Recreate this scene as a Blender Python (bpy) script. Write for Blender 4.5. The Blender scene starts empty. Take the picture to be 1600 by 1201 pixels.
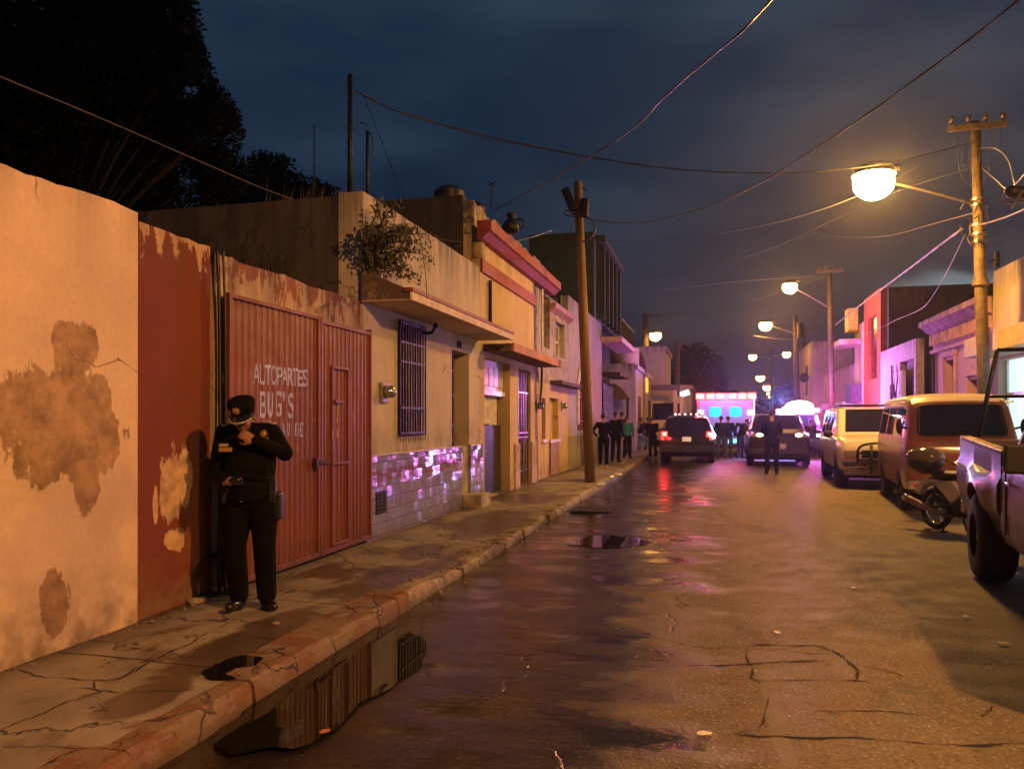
import bpy, bmesh, math, random
from mathutils import Vector, Matrix, noise as mnoise
R = math.radians
sc = bpy.context.scene
COL = sc.collection
# ------------------------------------------------------------------ camera, world, exposure
FPX, HX, HY, CAMH = 1202.0, 800.0, 655.0, 1.6
TH = math.atan(310/1202.0); S_, C_ = math.sin(TH), math.cos(TH)
cam = bpy.data.cameras.new('camera'); cam.sensor_width = 36; cam.lens = 36*FPX/1600
cam.shift_y = 54.5/1600; cam.clip_end = 2000; cam.clip_start = 0.05
camo = bpy.data.objects.new('camera', cam); COL.objects.link(camo)
camo.location = (0, 0, CAMH); camo.rotation_euler = (R(90), 0, TH)
sc.camera = camo
sc.view_settings.view_transform = 'Standard'; sc.view_settings.look = 'None'
sc.view_settings.exposure = 0; sc.view_settings.gamma = 1
sc.render.engine = 'CYCLES'
sc.cycles.max_bounces = 6; sc.cycles.volume_bounces = 0
sc.cycles.use_light_tree = True
sc.cycles.sample_clamp_indirect = 4

def make_world():
    w = bpy.data.worlds.new('World'); sc.world = w; w.use_nodes = True
    t = w.node_tree; t.nodes.clear()
    def n(ty, **k):
        o = t.nodes.new(ty)
        for a, b in k.items(): setattr(o, a, b)
        return o
    L = t.links.new
    out = n('ShaderNodeOutputWorld'); bg = n('ShaderNodeBackground'); L(bg.outputs[0], out.inputs[0])
    tc = n('ShaderNodeTexCoord')
    sep = n('ShaderNodeSeparateXYZ'); L(tc.outputs['Generated'], sep.inputs[0])
    def ramp(src, stops):
        r = n('ShaderNodeValToRGB'); cr = r.color_ramp
        while len(cr.elements) < len(stops): cr.elements.new(0.5)
        for e, (p, c) in zip(cr.elements, stops): e.position = p; e.color = (*c, 1)
        L(src, r.inputs[0]); return r.outputs[0]
    def mth(op, a, b=None, c=None):
        m = n('ShaderNodeMath', operation=op)
        for i, v in enumerate((a, b, c)):
            if v is None: continue
            if isinstance(v, (int, float)): m.inputs[i].default_value = v
            else: L(v, m.inputs[i])
        return m.outputs[0]
    # clear dusk blue by elevation, warm grey town-lit cloud towards the right
    base = ramp(sep.outputs['Z'], [(0.0, (.015, .014, .020)), (0.12, (.012, .019, .033)), (0.30, (.011, .024, .048)), (0.55, (.018, .040, .068)), (1, (.018, .04, .07))])
    warm = ramp(sep.outputs['Z'], [(0.0, (.026, .021, .024)), (0.12, (.034, .033, .041)), (0.35, (.034, .045, .067)), (1, (.024, .042, .07))])
    az = mth('DIVIDE', sep.outputs['X'], mth('ADD', mth('ABSOLUTE', sep.outputs['Y']), .01))
    azf = n('ShaderNodeMapRange'); L(az, azf.inputs[0]); azf.inputs[1].default_value = -.30; azf.inputs[2].default_value = .34
    mp = n('ShaderNodeMapping'); L(tc.outputs['Generated'], mp.inputs[0]); mp.inputs['Scale'].default_value = (1.6, 1.6, 5.5)
    nz = n('ShaderNodeTexNoise'); L(mp.outputs[0], nz.inputs[0]); nz.inputs['Scale'].default_value = 2.1; nz.inputs['Detail'].default_value = 5
    nz.inputs['Roughness'].default_value = .48
    cl = n('ShaderNodeMapRange'); L(nz.outputs[0], cl.inputs[0]); cl.inputs[1].default_value = .40; cl.inputs[2].default_value = .66
    m1 = n('ShaderNodeMix', data_type='RGBA'); L(azf.outputs[0], m1.inputs[0]); L(base, m1.inputs[6]); L(warm, m1.inputs[7])
    m2 = n('ShaderNodeMix', data_type='RGBA', blend_type='MULTIPLY')
    m2.inputs[0].default_value = 1; L(m1.outputs[2], m2.inputs[6])
    cc = ramp(cl.outputs[0], [(0, (.68, .74, .84)), (.5, (1, 1, 1)), (1, (1.45, 1.36, 1.26))]); L(cc, m2.inputs[7])
    # last light in a break of the cloud low on the right
    dz = mth('SUBTRACT', sep.outputs['Z'], .152); dx = mth('SUBTRACT', az, .275)
    nz2 = n('ShaderNodeTexNoise'); L(mp.outputs[0], nz2.inputs[0]); nz2.inputs['Scale'].default_value = 9; nz2.inputs['Detail'].default_value = 5
    dz = mth('ADD', dz, mth('MULTIPLY', mth('SUBTRACT', nz2.outputs[0], .5), .05))
    e = mth('ADD', mth('POWER', mth('ABSOLUTE', mth('MULTIPLY', dz, 1/.011)), 2), mth('POWER', mth('ABSOLUTE', mth('MULTIPLY', dx, 1/.055)), 2))
    gap = mth('MULTIPLY', mth('EXPONENT', mth('MULTIPLY', e, -1)), 1.0)
    m3 = n('ShaderNodeMix', data_type='RGBA'); L(gap, m3.inputs[0]); L(m2.outputs[2], m3.inputs[6]); m3.inputs[7].default_value = (.19, .25, .27, 1)
    L(m3.outputs[2], bg.inputs[0]); bg.inputs[1].default_value = 1
make_world()

# ------------------------------------------------------------------ where a picture point lies in the place
def at(px, py, d):
    xc = (px-HX)*d/FPX
    return Vector((xc*C_-d*S_, xc*S_+d*C_, CAMH-(py-HY)*d/FPX))
def G(px, py, z=0.0): return at(px, py, (CAMH-z)*FPX/(py-HY))
def FX(px, py, X=-4.05):
    k = (px-HX)/FPX; return at(px, py, X/(k*C_-S_))
def FYp(px, py, Y):
    k = (px-HX)/FPX; return at(px, py, Y/(k*S_+C_))
def YL(px, X=-4.05): return FX(px, HY, X).y

# ------------------------------------------------------------------ lamps (the lights that are on in the street)
def point(name, loc, col, power, rad=.12, spot=None, aim=None, blend=.6):
    l = bpy.data.lights.new(name, 'SPOT' if spot else 'POINT')
    l.color = col; l.energy = power; l.shadow_soft_size = rad
    if spot: l.spot_size = R(spot); l.spot_blend = blend
    o = bpy.data.objects.new(name, l); COL.objects.link(o); o.location = loc
    if aim is not None:
        o.rotation_euler = (Vector(aim)-Vector(loc)).to_track_quat('-Z', 'Y').to_euler()
    return o
SOD = (1.0, .47, .085); SODR = (1.0, .43, .12)
LAMP1 = at(1365, 284, 17.0); LAMP2 = at(1234, 448, 35.0); LAMP3 = at(1196, 508, 50)
point('sodium_light', (5.2, 1.0, 6.0), SODR, 4200, .14, 114, (-1.2, 5.0, -1), .35)

# ------------------------------------------------------------------ mesh helpers
class MB:
    def __init__(s): s.v = []; s.f = []
    def add(s, vs, fs):
        b = len(s.v); s.v += [Vector(p) for p in vs]; s.f += [[i+b for i in f] for f in fs]; return s
    def box(s, x0, x1, y0, y1, z0, z1, M=None):
        vs = [Vector((x, y, z)) for x in (x0, x1) for y in (y0, y1) for z in (z0, z1)]
        if M is not None: vs = [M @ p for p in vs]
        return s.add(vs, [(0, 1, 3, 2), (4, 6, 7, 5), (0, 4, 5, 1), (2, 3, 7, 6), (0, 2, 6, 4), (1, 5, 7, 3)])
    def quad(s, a, b, c, d): return s.add([a, b, c, d], [(0, 1, 2, 3)])
    def loft(s, rings, caps=True, closed=True):
        n = len(rings[0]); vs = [p for r in rings for p in r]; fs = []
        for i in range(len(rings)-1):
            for j in range(n if closed else n-1):
                a = i*n+j; b = i*n+(j+1) % n
                fs.append((a, b, b+n, a+n))
        if caps: fs.append(tuple(range(n))[::-1]); fs.append(tuple((len(rings)-1)*n+j for j in range(n)))
        return s.add(vs, fs)
    def tube(s, pts, r, seg=8, caps=True):
        pts = [Vector(p) for p in pts]; rings = []
        rr = r if isinstance(r, (list, tuple)) else [r]*len(pts)
        up = None
        for i, p in enumerate(pts):
            t = (pts[min(i+1, len(pts)-1)]-pts[max(i-1, 0)])
            if t.length < 1e-7: t = Vector((0, 0, 1))
            t.normalize()
            if up is None:
                up = Vector((0, 0, 1)) if abs(t.z) < .9 else Vector((1, 0, 0))
            a = t.cross(up)
            if a.length < 1e-4: a = t.cross(Vector((0, 1, .3)))
            a.normalize(); b = a.cross(t).normalized(); up = b
            rings.append([p+(a*math.cos(q)+b*math.sin(q))*rr[i] for q in [2*math.pi*j/seg for j in range(seg)]])
        return s.loft(rings, caps)
    def cyl(s, a, b, r, seg=14, r2=None): return s.tube([a, b], [r, r if r2 is None else r2], seg)
    def ball(s, c, r, seg=14, rg=9, M=None):
        c = Vector(c); rx, ry, rz = (r, r, r) if isinstance(r, (int, float)) else r
        rings = []
        for i in range(rg+1):
            a = math.pi*(i/rg); a = min(max(a, .02), math.pi-.02)
            rings.append([Vector((rx*math.sin(a)*math.cos(q), ry*math.sin(a)*math.sin(q), -rz*math.cos(a))) for q in [2*math.pi*j/seg for j in range(seg)]])
        if M is not None: rings = [[M @ p for p in r_] for r_ in rings]
        return s.loft([[p+c for p in r_] for r_ in rings])
    def torus(s, c, ax, R1, r, seg=28, sg=8, sq=1.0):
        c = Vector(c); ax = Vector(ax).normalized(); u = ax.orthogonal().normalized(); w = ax.cross(u)
        n = seg; vs = []; fs = []
        for i in range(n):
            q = 2*math.pi*i/n; d = u*math.cos(q)+w*math.sin(q)
            for j in range(sg):
                a = 2*math.pi*j/sg
                vs.append(c+d*(R1+r*math.cos(a))+ax*(r*sq*math.sin(a)))
        for i in range(n):
            for j in range(sg):
                fs.append((i*sg+j, ((i+1) % n)*sg+j, ((i+1) % n)*sg+(j+1) % sg, i*sg+(j+1) % sg))
        return s.add(vs, fs)
    def prism(s, poly, d0, d1, fn):
        """poly: 2-D outline; fn(u, v, d) -> point"""
        return s.loft([[fn(u, v, d0) for u, v in poly], [fn(u, v, d1) for u, v in poly]])
    def mesh(s, name, smooth=False, shift=None):
        me = bpy.data.meshes.new(name)
        vs = s.v if shift is None else [p-shift for p in s.v]
        me.from_pydata([tuple(p) for p in vs], [], s.f); me.validate()
        bm = bmesh.new(); bm.from_mesh(me); bmesh.ops.recalc_face_normals(bm, faces=bm.faces)
        bm.to_mesh(me); bm.free()
        if smooth:
            me.shade_smooth()
        return me

WL = {}
def tag(o, label=None, cat=None, group=None, kind=None):
    for k, v in (('label', label), ('category', cat), ('group', group), ('kind', kind)):
        if v: o[k] = v
    return o
def thing(name, label, cat, loc=(0, 0, 0), rz=0, group=None, kind=None):
    o = bpy.data.objects.new(name, None); COL.objects.link(o); o.location = loc; o.rotation_euler = (0, 0, rz)
    o.empty_display_size = .2
    WL[o.name] = Vector(loc); return tag(o, label, cat, group, kind)
def part(name, mb, m, parent, world=False, smooth=False, label=None, bevel=0, kind=None, auto=None):
    sh = WL.get(parent.name, Vector((0, 0, 0))) if world else None
    me = mb if isinstance(mb, bpy.types.Mesh) else mb.mesh(name, smooth, sh)
    o = bpy.data.objects.new(name, me); COL.objects.link(o); o.parent = parent
    if m is not None: me.materials.clear(); me.materials.append(m)
    if world: WL[o.name] = sh
    if label: o['label'] = label
    if kind: o['kind'] = kind
    fin(o, bevel, auto); return o
def fin(o, bevel, auto):
    if bevel:
        b = o.modifiers.new('bevel', 'BEVEL'); b.width = bevel; b.segments = 2; b.limit_method = 'ANGLE'; b.angle_limit = R(35)
    if auto:
        o.data.shade_smooth(); o.data.set_sharp_from_angle(angle=R(auto))
def solo(name, mb, m, label=None, cat=None, group=None, kind=None, smooth=False, bevel=0, auto=None, loc=None):
    if isinstance(mb, MB):
        xs = [p.x for p in mb.v]; ys = [p.y for p in mb.v]; zs = [p.z for p in mb.v]
        c = Vector(loc) if loc is not None else Vector(((min(xs)+max(xs))/2, (min(ys)+max(ys))/2, min(zs)))
        me = mb.mesh(name, smooth, c)
    else: me = mb; c = Vector(loc or (0, 0, 0))
    o = bpy.data.objects.new(name, me); COL.objects.link(o); o.location = c
    if m is not None: me.materials.clear(); me.materials.append(m)
    fin(o, bevel, auto)
    return tag(o, label, cat, group, kind)
def copy_tree(o, parent=None):
    c = o.copy(); COL.objects.link(c); c.parent = parent
    for ch in [x for x in COL.objects if x.parent == o]: copy_tree(ch, c)
    return c
def evalmesh(me, mods, name):
    o = bpy.data.objects.new('tmp', me); COL.objects.link(o)
    for ty, kw in mods:
        m = o.modifiers.new('m', ty)
        for k, v in kw.items(): setattr(m, k, v)
    dg = bpy.context.evaluated_depsgraph_get(); dg.update()
    r = bpy.data.meshes.new_from_object(o.evaluated_get(dg)); r.name = name
    bpy.data.objects.remove(o); return r
def solidskin(mb, voxel, name, it=4, smooth=True):
    """many overlapping closed shapes -> one continuous surface"""
    me = evalmesh(mb.mesh('tmpm'), [('REMESH', dict(mode='VOXEL', voxel_size=voxel)), ('SMOOTH', dict(factor=.5, iterations=it))], name)
    if smooth: me.shade_smooth()
    return me
def cut(me, cutters, name):
    """boolean difference of a list of MB from a mesh"""
    o = bpy.data.objects.new('tmp', me); COL.objects.link(o); tm = []
    for c in cutters:
        k = bpy.data.objects.new('tmpc', c.mesh('c')); COL.objects.link(k); tm.append(k)
        b = o.modifiers.new('b', 'BOOLEAN'); b.operation = 'DIFFERENCE'; b.object = k; b.solver = 'EXACT'
    dg = bpy.context.evaluated_depsgraph_get(); dg.update()
    r = bpy.data.meshes.new_from_object(o.evaluated_get(dg)); r.name = name
    bpy.data.objects.remove(o)
    for k in tm: bpy.data.objects.remove(k)
    return r
def spline(pts, n=6):
    pts = [Vector(p) for p in pts]; out = []
    for i in range(len(pts)-1):
        p0 = pts[max(i-1, 0)]; p1 = pts[i]; p2 = pts[i+1]; p3 = pts[min(i+2, len(pts)-1)]
        for k in range(n):
            t = k/n
            out.append(.5*((2*p1)+(p2-p0)*t+(2*p0-5*p1+4*p2-p3)*t*t+(3*p1-p0-3*p2+p3)*t**3))
    out.append(pts[-1]); return out

# ------------------------------------------------------------------ material helpers
class Nt:
    def __init__(s, name):
        s.m = bpy.data.materials.new(name); s.m.use_nodes = True; s.t = s.m.node_tree
        s.b = s.t.nodes['Principled BSDF']; s.out = s.t.nodes['Material Output']
        s._pos = None
    def n(s, ty, **k):
        o = s.t.nodes.new(ty)
        for a, b in k.items(): setattr(o, a, b)
        return o
    def L(s, a, b): s.t.links.new(a, b)
    def put(s, v, sock):
        if isinstance(v, (int, float)): sock.default_value = v
        elif isinstance(v, (tuple, list)):
            sock.default_value = (*v, 1) if len(sock.default_value) == 4 and len(v) == 3 else v
        else: s.L(v, sock)
    @property
    def pos(s):
        if s._pos is None: s._pos = s.n('ShaderNodeNewGeometry').outputs['Position']
        return s._pos
    @property
    def obj(s): return s.n('ShaderNodeTexCoord').outputs['Object']
    def map(s, vec, scale=(1, 1, 1), loc=(0, 0, 0), rot=(0, 0, 0)):
        m = s.n('ShaderNodeMapping'); s.L(vec, m.inputs[0]); m.inputs['Scale'].default_value = scale
        m.inputs['Location'].default_value = loc; m.inputs['Rotation'].default_value = rot; return m.outputs[0]
    def noise(s, scale, detail=4, rough=.55, vec=None, dist=0):
        n = s.n('ShaderNodeTexNoise'); s.L(vec if vec is not None else s.pos, n.inputs['Vector'])
        n.inputs['Scale'].default_value = scale; n.inputs['Detail'].default_value = detail
        n.inputs['Roughness'].default_value = rough; n.inputs['Distortion'].default_value = dist
        return n.outputs[0]
    def mr(s, v, a, b, c=0, d=1):
        n = s.n('ShaderNodeMapRange'); s.put(v, n.inputs[0])
        for i, x in zip((1, 2, 3, 4), (a, b, c, d)): n.inputs[i].default_value = x
        return n.outputs[0]
    def ma(s, op, a, b=None, c=None):
        n = s.n('ShaderNodeMath', operation=op)
        for i, v in enumerate((a, b, c)):
            if v is not None: s.put(v, n.inputs[i])
        return n.outputs[0]
    def mix(s, f, a, b, bt='MIX'):
        n = s.n('ShaderNodeMix', data_type='RGBA', blend_type=bt); s.put(f, n.inputs[0]); s.put(a, n.inputs[6]); s.put(b, n.inputs[7]); return n.outputs[2]
    def xyz(s, v=None):
        n = s.n('ShaderNodeSeparateXYZ'); s.L(v if v is not None else s.pos, n.inputs[0]); return n.outputs
    def bump(s, h, strength=.4, dist=.01):
        n = s.n('ShaderNodeBump'); s.put(h, n.inputs['Height']); n.inputs['Strength'].default_value = strength; n.inputs['Distance'].default_value = dist
        s.L(n.outputs[0], s.b.inputs['Normal']); return n
    def col(s, c): s.put(c, s.b.inputs['Base Color']); return s
    def rough(s, r): s.put(r, s.b.inputs['Roughness']); return s
    def cracks(s, scale, width=.02, warp=.12, vec=None):
        v = vec if vec is not None else s.pos
        nz = s.n('ShaderNodeTexNoise'); s.L(v, nz.inputs['Vector']); nz.inputs['Scale'].default_value = 3.5; nz.inputs['Detail'].default_value = 6
        mx = s.n('ShaderNodeVectorMath', operation='MULTIPLY_ADD'); s.L(nz.outputs['Color'], mx.inputs[0])
        mx.inputs[1].default_value = (warp*4,)*3; s.L(v, mx.inputs[2])
        vo = s.n('ShaderNodeTexVoronoi', feature='DISTANCE_TO_EDGE'); s.L(mx.outputs[0], vo.inputs['Vector']); vo.inputs['Scale'].default_value = scale
        return s.mr(vo.outputs['Distance'], 0, width, 1, 0)
    def blobs(s, lst, amp=.5, nscale=6.5, edge=.04, plane='YZ'):
        """mask with patches of their own shape: (u, v, ru, rv) on the wall plane"""
        o = s.xyz(); U = o['Y'] if plane[0] == 'Y' else o['X']; V = o['Z'] if plane[1] == 'Z' else o['Y']
        nz = s.noise(nscale, 7, .66, s.map(s.pos, (1, 1, .5 if plane[1] == 'Z' else 1))); res = None
        for (u, v, ru, rv) in lst:
            a = s.ma('MULTIPLY', s.ma('SUBTRACT', U, u), 1/ru); b = s.ma('MULTIPLY', s.ma('SUBTRACT', V, v), 1/rv)
            r = s.ma('SQRT', s.ma('ADD', s.ma('MULTIPLY', a, a), s.ma('MULTIPLY', b, b)))
            r = s.ma('ADD', r, s.ma('MULTIPLY', s.ma('SUBTRACT', nz, .5), amp*4))
            k = s.mr(r, 1-edge, 1+edge, 1, 0)
            res = k if res is None else s.ma('MAXIMUM', res, k)
        return res
def simple(name, c, rough=.6, metal=0, emit=None, es=0, var=.12, spec=None, coat=0, bump=0, bs=40):
    N = Nt(name); N.b.inputs['Metallic'].default_value = metal
    if var:
        f = N.noise(6, 5, .6, N.obj); c2 = tuple(x*(1-var*2.2) for x in c); c1 = tuple(min(1, x*(1+var)) for x in c)
        N.col(N.mix(N.mr(f, .35, .65), c2, c1)); N.rough(N.mr(N.noise(11, 4, .6, N.obj), .3, .7, max(rough-.1, .02), min(rough+.12, 1)))
    else: N.col(c); N.rough(rough)
    if bump: N.bump(N.noise(bs, 5, .6, N.obj), bump, .01)
    if emit: N.b.inputs['Emission Color'].default_value = (*emit, 1); N.b.inputs['Emission Strength'].default_value = es
    if coat: N.b.inputs['Coat Weight'].default_value = coat; N.b.inputs['Coat Roughness'].default_value = .06
    return N.m
def plaster(name, base, under=(.3, .22, .15), wear=.62, stain=.5, ztop=None, zbase=None, blobs=None, dirt=(.06, .05, .045), sc_=1.0, bump=.35, drip=None, dripc=None):
    """old painted plaster: worn patches, damp at the foot, black mould streaks under the top edge, hairline cracks"""
    N = Nt(name)
    tone = N.mix(N.mr(N.noise(1.1*sc_, 5, .6), .3, .7), tuple(x*.80 for x in base), tuple(min(1, x*1.06) for x in base))
    fine = N.mix(N.mr(N.noise(28, 4, .7), .3, .75), tuple(.86 for x in base), (1, 1, 1)); tone = N.mix(1, tone, fine, 'MULTIPLY')
    wm = N.mr(N.noise(2.6*sc_, 8, .68, dist=.4), wear, wear+.025)
    c = N.mix(wm, tone, under)
    h = N.ma('MULTIPLY', wm, -.6)
    if blobs:
        bm_ = N.blobs(blobs)
        bc = N.mix(N.mr(N.noise(7, 7, .65), .35, .65), tuple(x*.7 for x in under), tuple(min(1, x*1.5) for x in under))
        c = N.mix(bm_, c, bc); h = N.ma('SUBTRACT', h, bm_)
    o = N.xyz()
    st = N.noise(1, 7, .6, N.map(N.pos, (5, 5, .55)))
    if ztop is not None:
        if drip:   # old paint layer showing as drips below the top edge
            dm = N.ma('ADD', N.mr(o['Z'], ztop-drip, ztop, -.30, .26), N.mr(N.noise(1, 7, .7, N.map(N.pos, (9, 9, 3.4))), .3, .7, -.2, .72))
            c = N.mix(N.mr(dm, .42, .46), c, dripc)
        tm = N.ma('MULTIPLY', N.mr(o['Z'], ztop-1.0*stain-.2, ztop+.02), N.mr(st, .38, .64))
        c = N.mix(N.ma('MULTIPLY', tm, min(1, stain*1.5)), c, dirt)
    if zbase is not None:
        bmk = N.ma('MULTIPLY', N.mr(o['Z'], zbase+.55, zbase), N.mr(N.noise(4, 6, .6), .38, .6))
        c = N.mix(N.ma('MULTIPLY', bmk, .75), c, tuple(x*.45 for x in under))
        h = N.ma('SUBTRACT', h, N.ma('MULTIPLY', bmk, .5))
    gm = N.mr(st, .5, .75); c = N.mix(N.ma('MULTIPLY', gm, stain*.35), c, dirt)
    ck = N.cracks(.45, .006); ckm = N.ma('MULTIPLY', ck, N.mr(N.noise(.8, 3), .52, .6)); c = N.mix(N.ma('MULTIPLY', ckm, .8), c, dirt)
    h = N.ma('SUBTRACT', h, ckm)
    h = N.ma('ADD', h, N.ma('MULTIPLY', N.noise(9, 6, .65), .8)); h = N.ma('ADD', h, N.ma('MULTIPLY', N.noise(1.7, 3), 1.5))
    N.col(c); N.rough(.85); N.bump(h, bump, .02); return N.m
def glow(name, c, s):
    N = Nt(name); N.col((0, 0, 0)); N.b.inputs['Emission Color'].default_value = (*c, 1); N.b.inputs['Emission Strength'].default_value = s
    return N.m
# ================================================================== THE SETTING: ground, road, pavements
SW = .12      # pavement height
def bend(x, y): return x + max(0, y-44)*.055
def road_material():
    N = Nt('wet_asphalt'); o = N.xyz()
    n1 = N.noise(.55, 6, .6); n2 = N.noise(3.2, 6, .6); fine = N.noise(48, 3, .75)
    # wet film along the left gutter where the road dips
    edge = N.ma('ADD', N.ma('MULTIPLY', N.ma('SUBTRACT', n1, .5), 2.6), N.ma('MULTIPLY', N.ma('SUBTRACT', N.noise(1, 6, .62, N.map(N.pos, (.9, 2.2, 1))), .5), 2.2))
    x = N.ma('ADD', o['X'], edge)
    wet = N.mr(x, .10, -.75, 0, 1)
    far = N.mr(o['Y'], 15, 24, 0, .55)
    pud = N.blobs([(-2.15, 4.3, .55, 1.5), (-1.5, 5.6, .35, .8)], .3, 3, .25, 'XY')
    wet = N.ma('MAXIMUM', wet, pud)
    wet = N.ma('MINIMUM', N.ma('MAXIMUM', wet, N.ma('MULTIPLY', far, N.mr(x, 2.4, -.6, 0, 1))), 1)
    tone = N.mix(N.mr(n2, .3, .7), (.118, .092, .058), (.200, .156, .096))
    tone = N.mix(N.mr(N.noise(.35, 5, .6, N.map(N.pos, (1.6, .35, 1))), .38, .62), tone, N.mix(.15, tone, (.15, .13, .10)))
    patch = N.mr(N.noise(.8, 7, .62, N.map(N.pos, (1.4, .6, 1))), .54, .60); tone = N.mix(N.ma('MULTIPLY', patch, .45), tone, (.045, .036, .028)); tone = N.mix(N.mr(N.noise(9, 6, .7), .52, .7, 0, .5), tone, (.035, .028, .02))
    tr_ = N.ma('MINIMUM', N.ma('ABSOLUTE', N.ma('SUBTRACT', o['X'], 1.55)), N.ma('ABSOLUTE', N.ma('SUBTRACT', o['X'], .05))); tone = N.mix(N.ma('MULTIPLY', N.mr(tr_, .38, .1), .30), tone, (.05, .04, .028))
    grit = N.mr(fine, .585, .66); tone = N.mix(N.ma('MULTIPLY', grit, .75), tone, (.42, .36, .27)); tone = N.mix(N.mr(fine, .44, .36, 0, .6), tone, (.02, .016, .012))
    # straight saw-cut strip of newer asphalt and cracks across the lane
    strip = N.ma('MULTIPLY', N.mr(N.ma('ABSOLUTE', N.ma('SUBTRACT', N.ma('ADD', o['X'], N.ma('MULTIPLY', N.ma('SUBTRACT', n2, .5), .12)), .34)), .03, .05, 1, 0), N.mr(o['Y'], 5.0, 5.4, 1, 0))
    tone = N.mix(N.ma('MULTIPLY', strip, .7), tone, (.17, .15, .11))
    ck = N.cracks(.30, .0032, .10); ck2 = N.cracks(.8, .005, .1)
    ckm = N.ma('MAXIMUM', N.ma('MULTIPLY', ck, N.mr(n1, .42, .52)), N.ma('MULTIPLY', ck2, N.mr(N.noise(.45, 3, .5), .57, .62)))
    ckm = N.ma('MULTIPLY', ckm, N.mr(o['Y'], 9, 7, 0, 1))
    tone = N.mix(ckm, tone, (.010, .009, .008))
    wetc = N.mix(1, tone, (.17, .17, .21), 'MULTIPLY')
    N.col(N.mix(wet, tone, wetc))
    film = N.mr(N.noise(1, 5, .55, N.map(N.pos, (1.3, 2.4, 1))), .42, .62)
    wr = N.mix(film, (.26,)*3, (.12,)*3)
    damp = N.mix(N.mr(n2, .35, .6), (.58,)*3, (.78,)*3)
    N.rough(N.mix(wet, damp, wr)); N.put(N.mr(wet, 0, 1, .16, .5), N.b.inputs['Specular IOR Level'])
    h = N.ma('ADD', N.ma('MULTIPLY', fine, .9), N.ma('MULTIPLY', N.noise(22, 3, .6), .3))
    h = N.ma('MULTIPLY', h, N.mr(N.ma('MULTIPLY', wet, film), 0, 1, 1, .10))
    h = N.ma('ADD', h, N.ma('MULTIPLY', N.noise(1, 3, .5, N.map(N.pos, (1.2, 3.4, 1))), N.mr(wet, 0, 1, .05, 1.4))); h = N.ma('SUBTRACT', h, N.ma('MULTIPLY', ckm, 1.2))
    N.bump(h, .5, .012); return N.m
def pavement_material(name='pavement_concrete', wetx=None):
    N = Nt(name); o = N.xyz(); n2 = N.noise(2.2, 6, .6)
    tone = N.mix(N.mr(n2, .3, .7), (.17, .145, .115), (.30, .26, .205))
    tone = N.mix(N.mr(N.noise(.9, 6, .65), .56, .64), tone, (.12, .10, .082))
    damp = N.mr(N.noise(1, 6, .62, N.map(N.pos, (1.1, .75, 1), (3.3, 1.7, 0))), .53, .60)
    if wetx: damp = N.ma('MAXIMUM', damp, N.blobs([(-3.0, 4.55, .26, .85), (-2.85, 6.75, .34, 1.0), (-2.9, 3.5, .18, .3), (-3.1, 10.8, .5, 1.4), (-3.2, 8.2, .22, .5), (-3.3, 14.2, .6, 1.0)], .34, 3, .12, 'XY'))
    c = N.mix(damp, tone, N.mix(1, tone, (.34, .30, .28), 'MULTIPLY'))
    ck = N.ma('MULTIPLY', N.cracks(.75, .011, .14), N.mr(N.noise(.7, 3), .40, .46)); ck2 = N.ma('MULTIPLY', N.cracks(2.4, .02, .12), N.mr(N.noise(.9, 4), .54, .58))
    ck = N.ma('MAXIMUM', ck, ck2)
    joint = N.ma('LESS_THAN', N.ma('ABSOLUTE', N.ma('SUBTRACT', N.ma('FRACT', N.ma('MULTIPLY', N.ma('ADD', o['Y'], N.ma('MULTIPLY', n2, .04)), .62)), .5)), .006)
    ck = N.ma('MAXIMUM', ck, joint)
    c = N.mix(ck, c, (.022, .016, .012)); c = N.mix(N.mr(N.noise(60, 2), .6, .75, 0, .35), c, (.10, .085, .07))
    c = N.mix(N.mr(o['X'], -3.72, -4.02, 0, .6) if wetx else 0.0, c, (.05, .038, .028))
    N.col(c); N.rough(N.mix(damp, (.78,)*3, (.36,)*3))
    h = N.ma('SUBTRACT', N.ma('ADD', N.ma('MULTIPLY', N.noise(9, 6, .65), .8), N.ma('MULTIPLY', N.noise(1.3, 3), 2.0)), N.ma('MULTIPLY', ck, 1.6))
    N.bump(h, .5, .015); return N.m
def grid_sheet(xs, ys, zf, bendit=True):
    m = MB(); vs = []; n = len(xs)
    for y in ys:
        for x in xs: vs.append((bend(x, y) if bendit else x, y, zf(x, y)))
    fs = [(j*n+i, j*n+i+1, (j+1)*n+i+1, (j+1)*n+i) for j in range(len(ys)-1) for i in range(n-1)]
    return m.add(vs, fs)
def lin(a, b, n): return [a+(b-a)*i/n for i in range(n+1)]
g = MB().quad((-700, -300, -.05), (700, -300, -.05), (700, 1500, -.05), (-700, 1500, -.05))
solo('ground', g, simple('bare_ground', (.07, .06, .05), .9, var=.2), kind='structure', loc=(0, 0, -.05))
ys = lin(-8, 20, 112)+lin(20, 60, 60)[1:]+lin(60, 260, 40)[1:]
M_ROAD = road_material()
solo('road', grid_sheet(lin(-2.62, 5.5, 40), ys, lambda x, y: .012*(mnoise.noise(Vector((x*.8, y*.35, 2)))) - (.02 if x < -2.0 else 0)), M_ROAD, kind='structure', smooth=True, loc=(0, 0, 0))
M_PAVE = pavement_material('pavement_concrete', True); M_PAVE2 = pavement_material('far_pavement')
def kerbh(y):   # the kerb has sunk and broken away past the gate
    if y < 6.3: return SW
    if y < 7.4: return SW-(y-6.3)*.045
    if y < 12: return .062+.02*math.sin(y*2.3)
    return .10
def pz(x, y):
    t = max(0, min(1, (x+3.35)/.6)); e = kerbh(y)
    return SW*(1-t)+e*t + .010*mnoise.noise(Vector((x*2, y*1.3, 0))) + .004*mnoise.noise(Vector((x*9, y*7, 0)))
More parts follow.
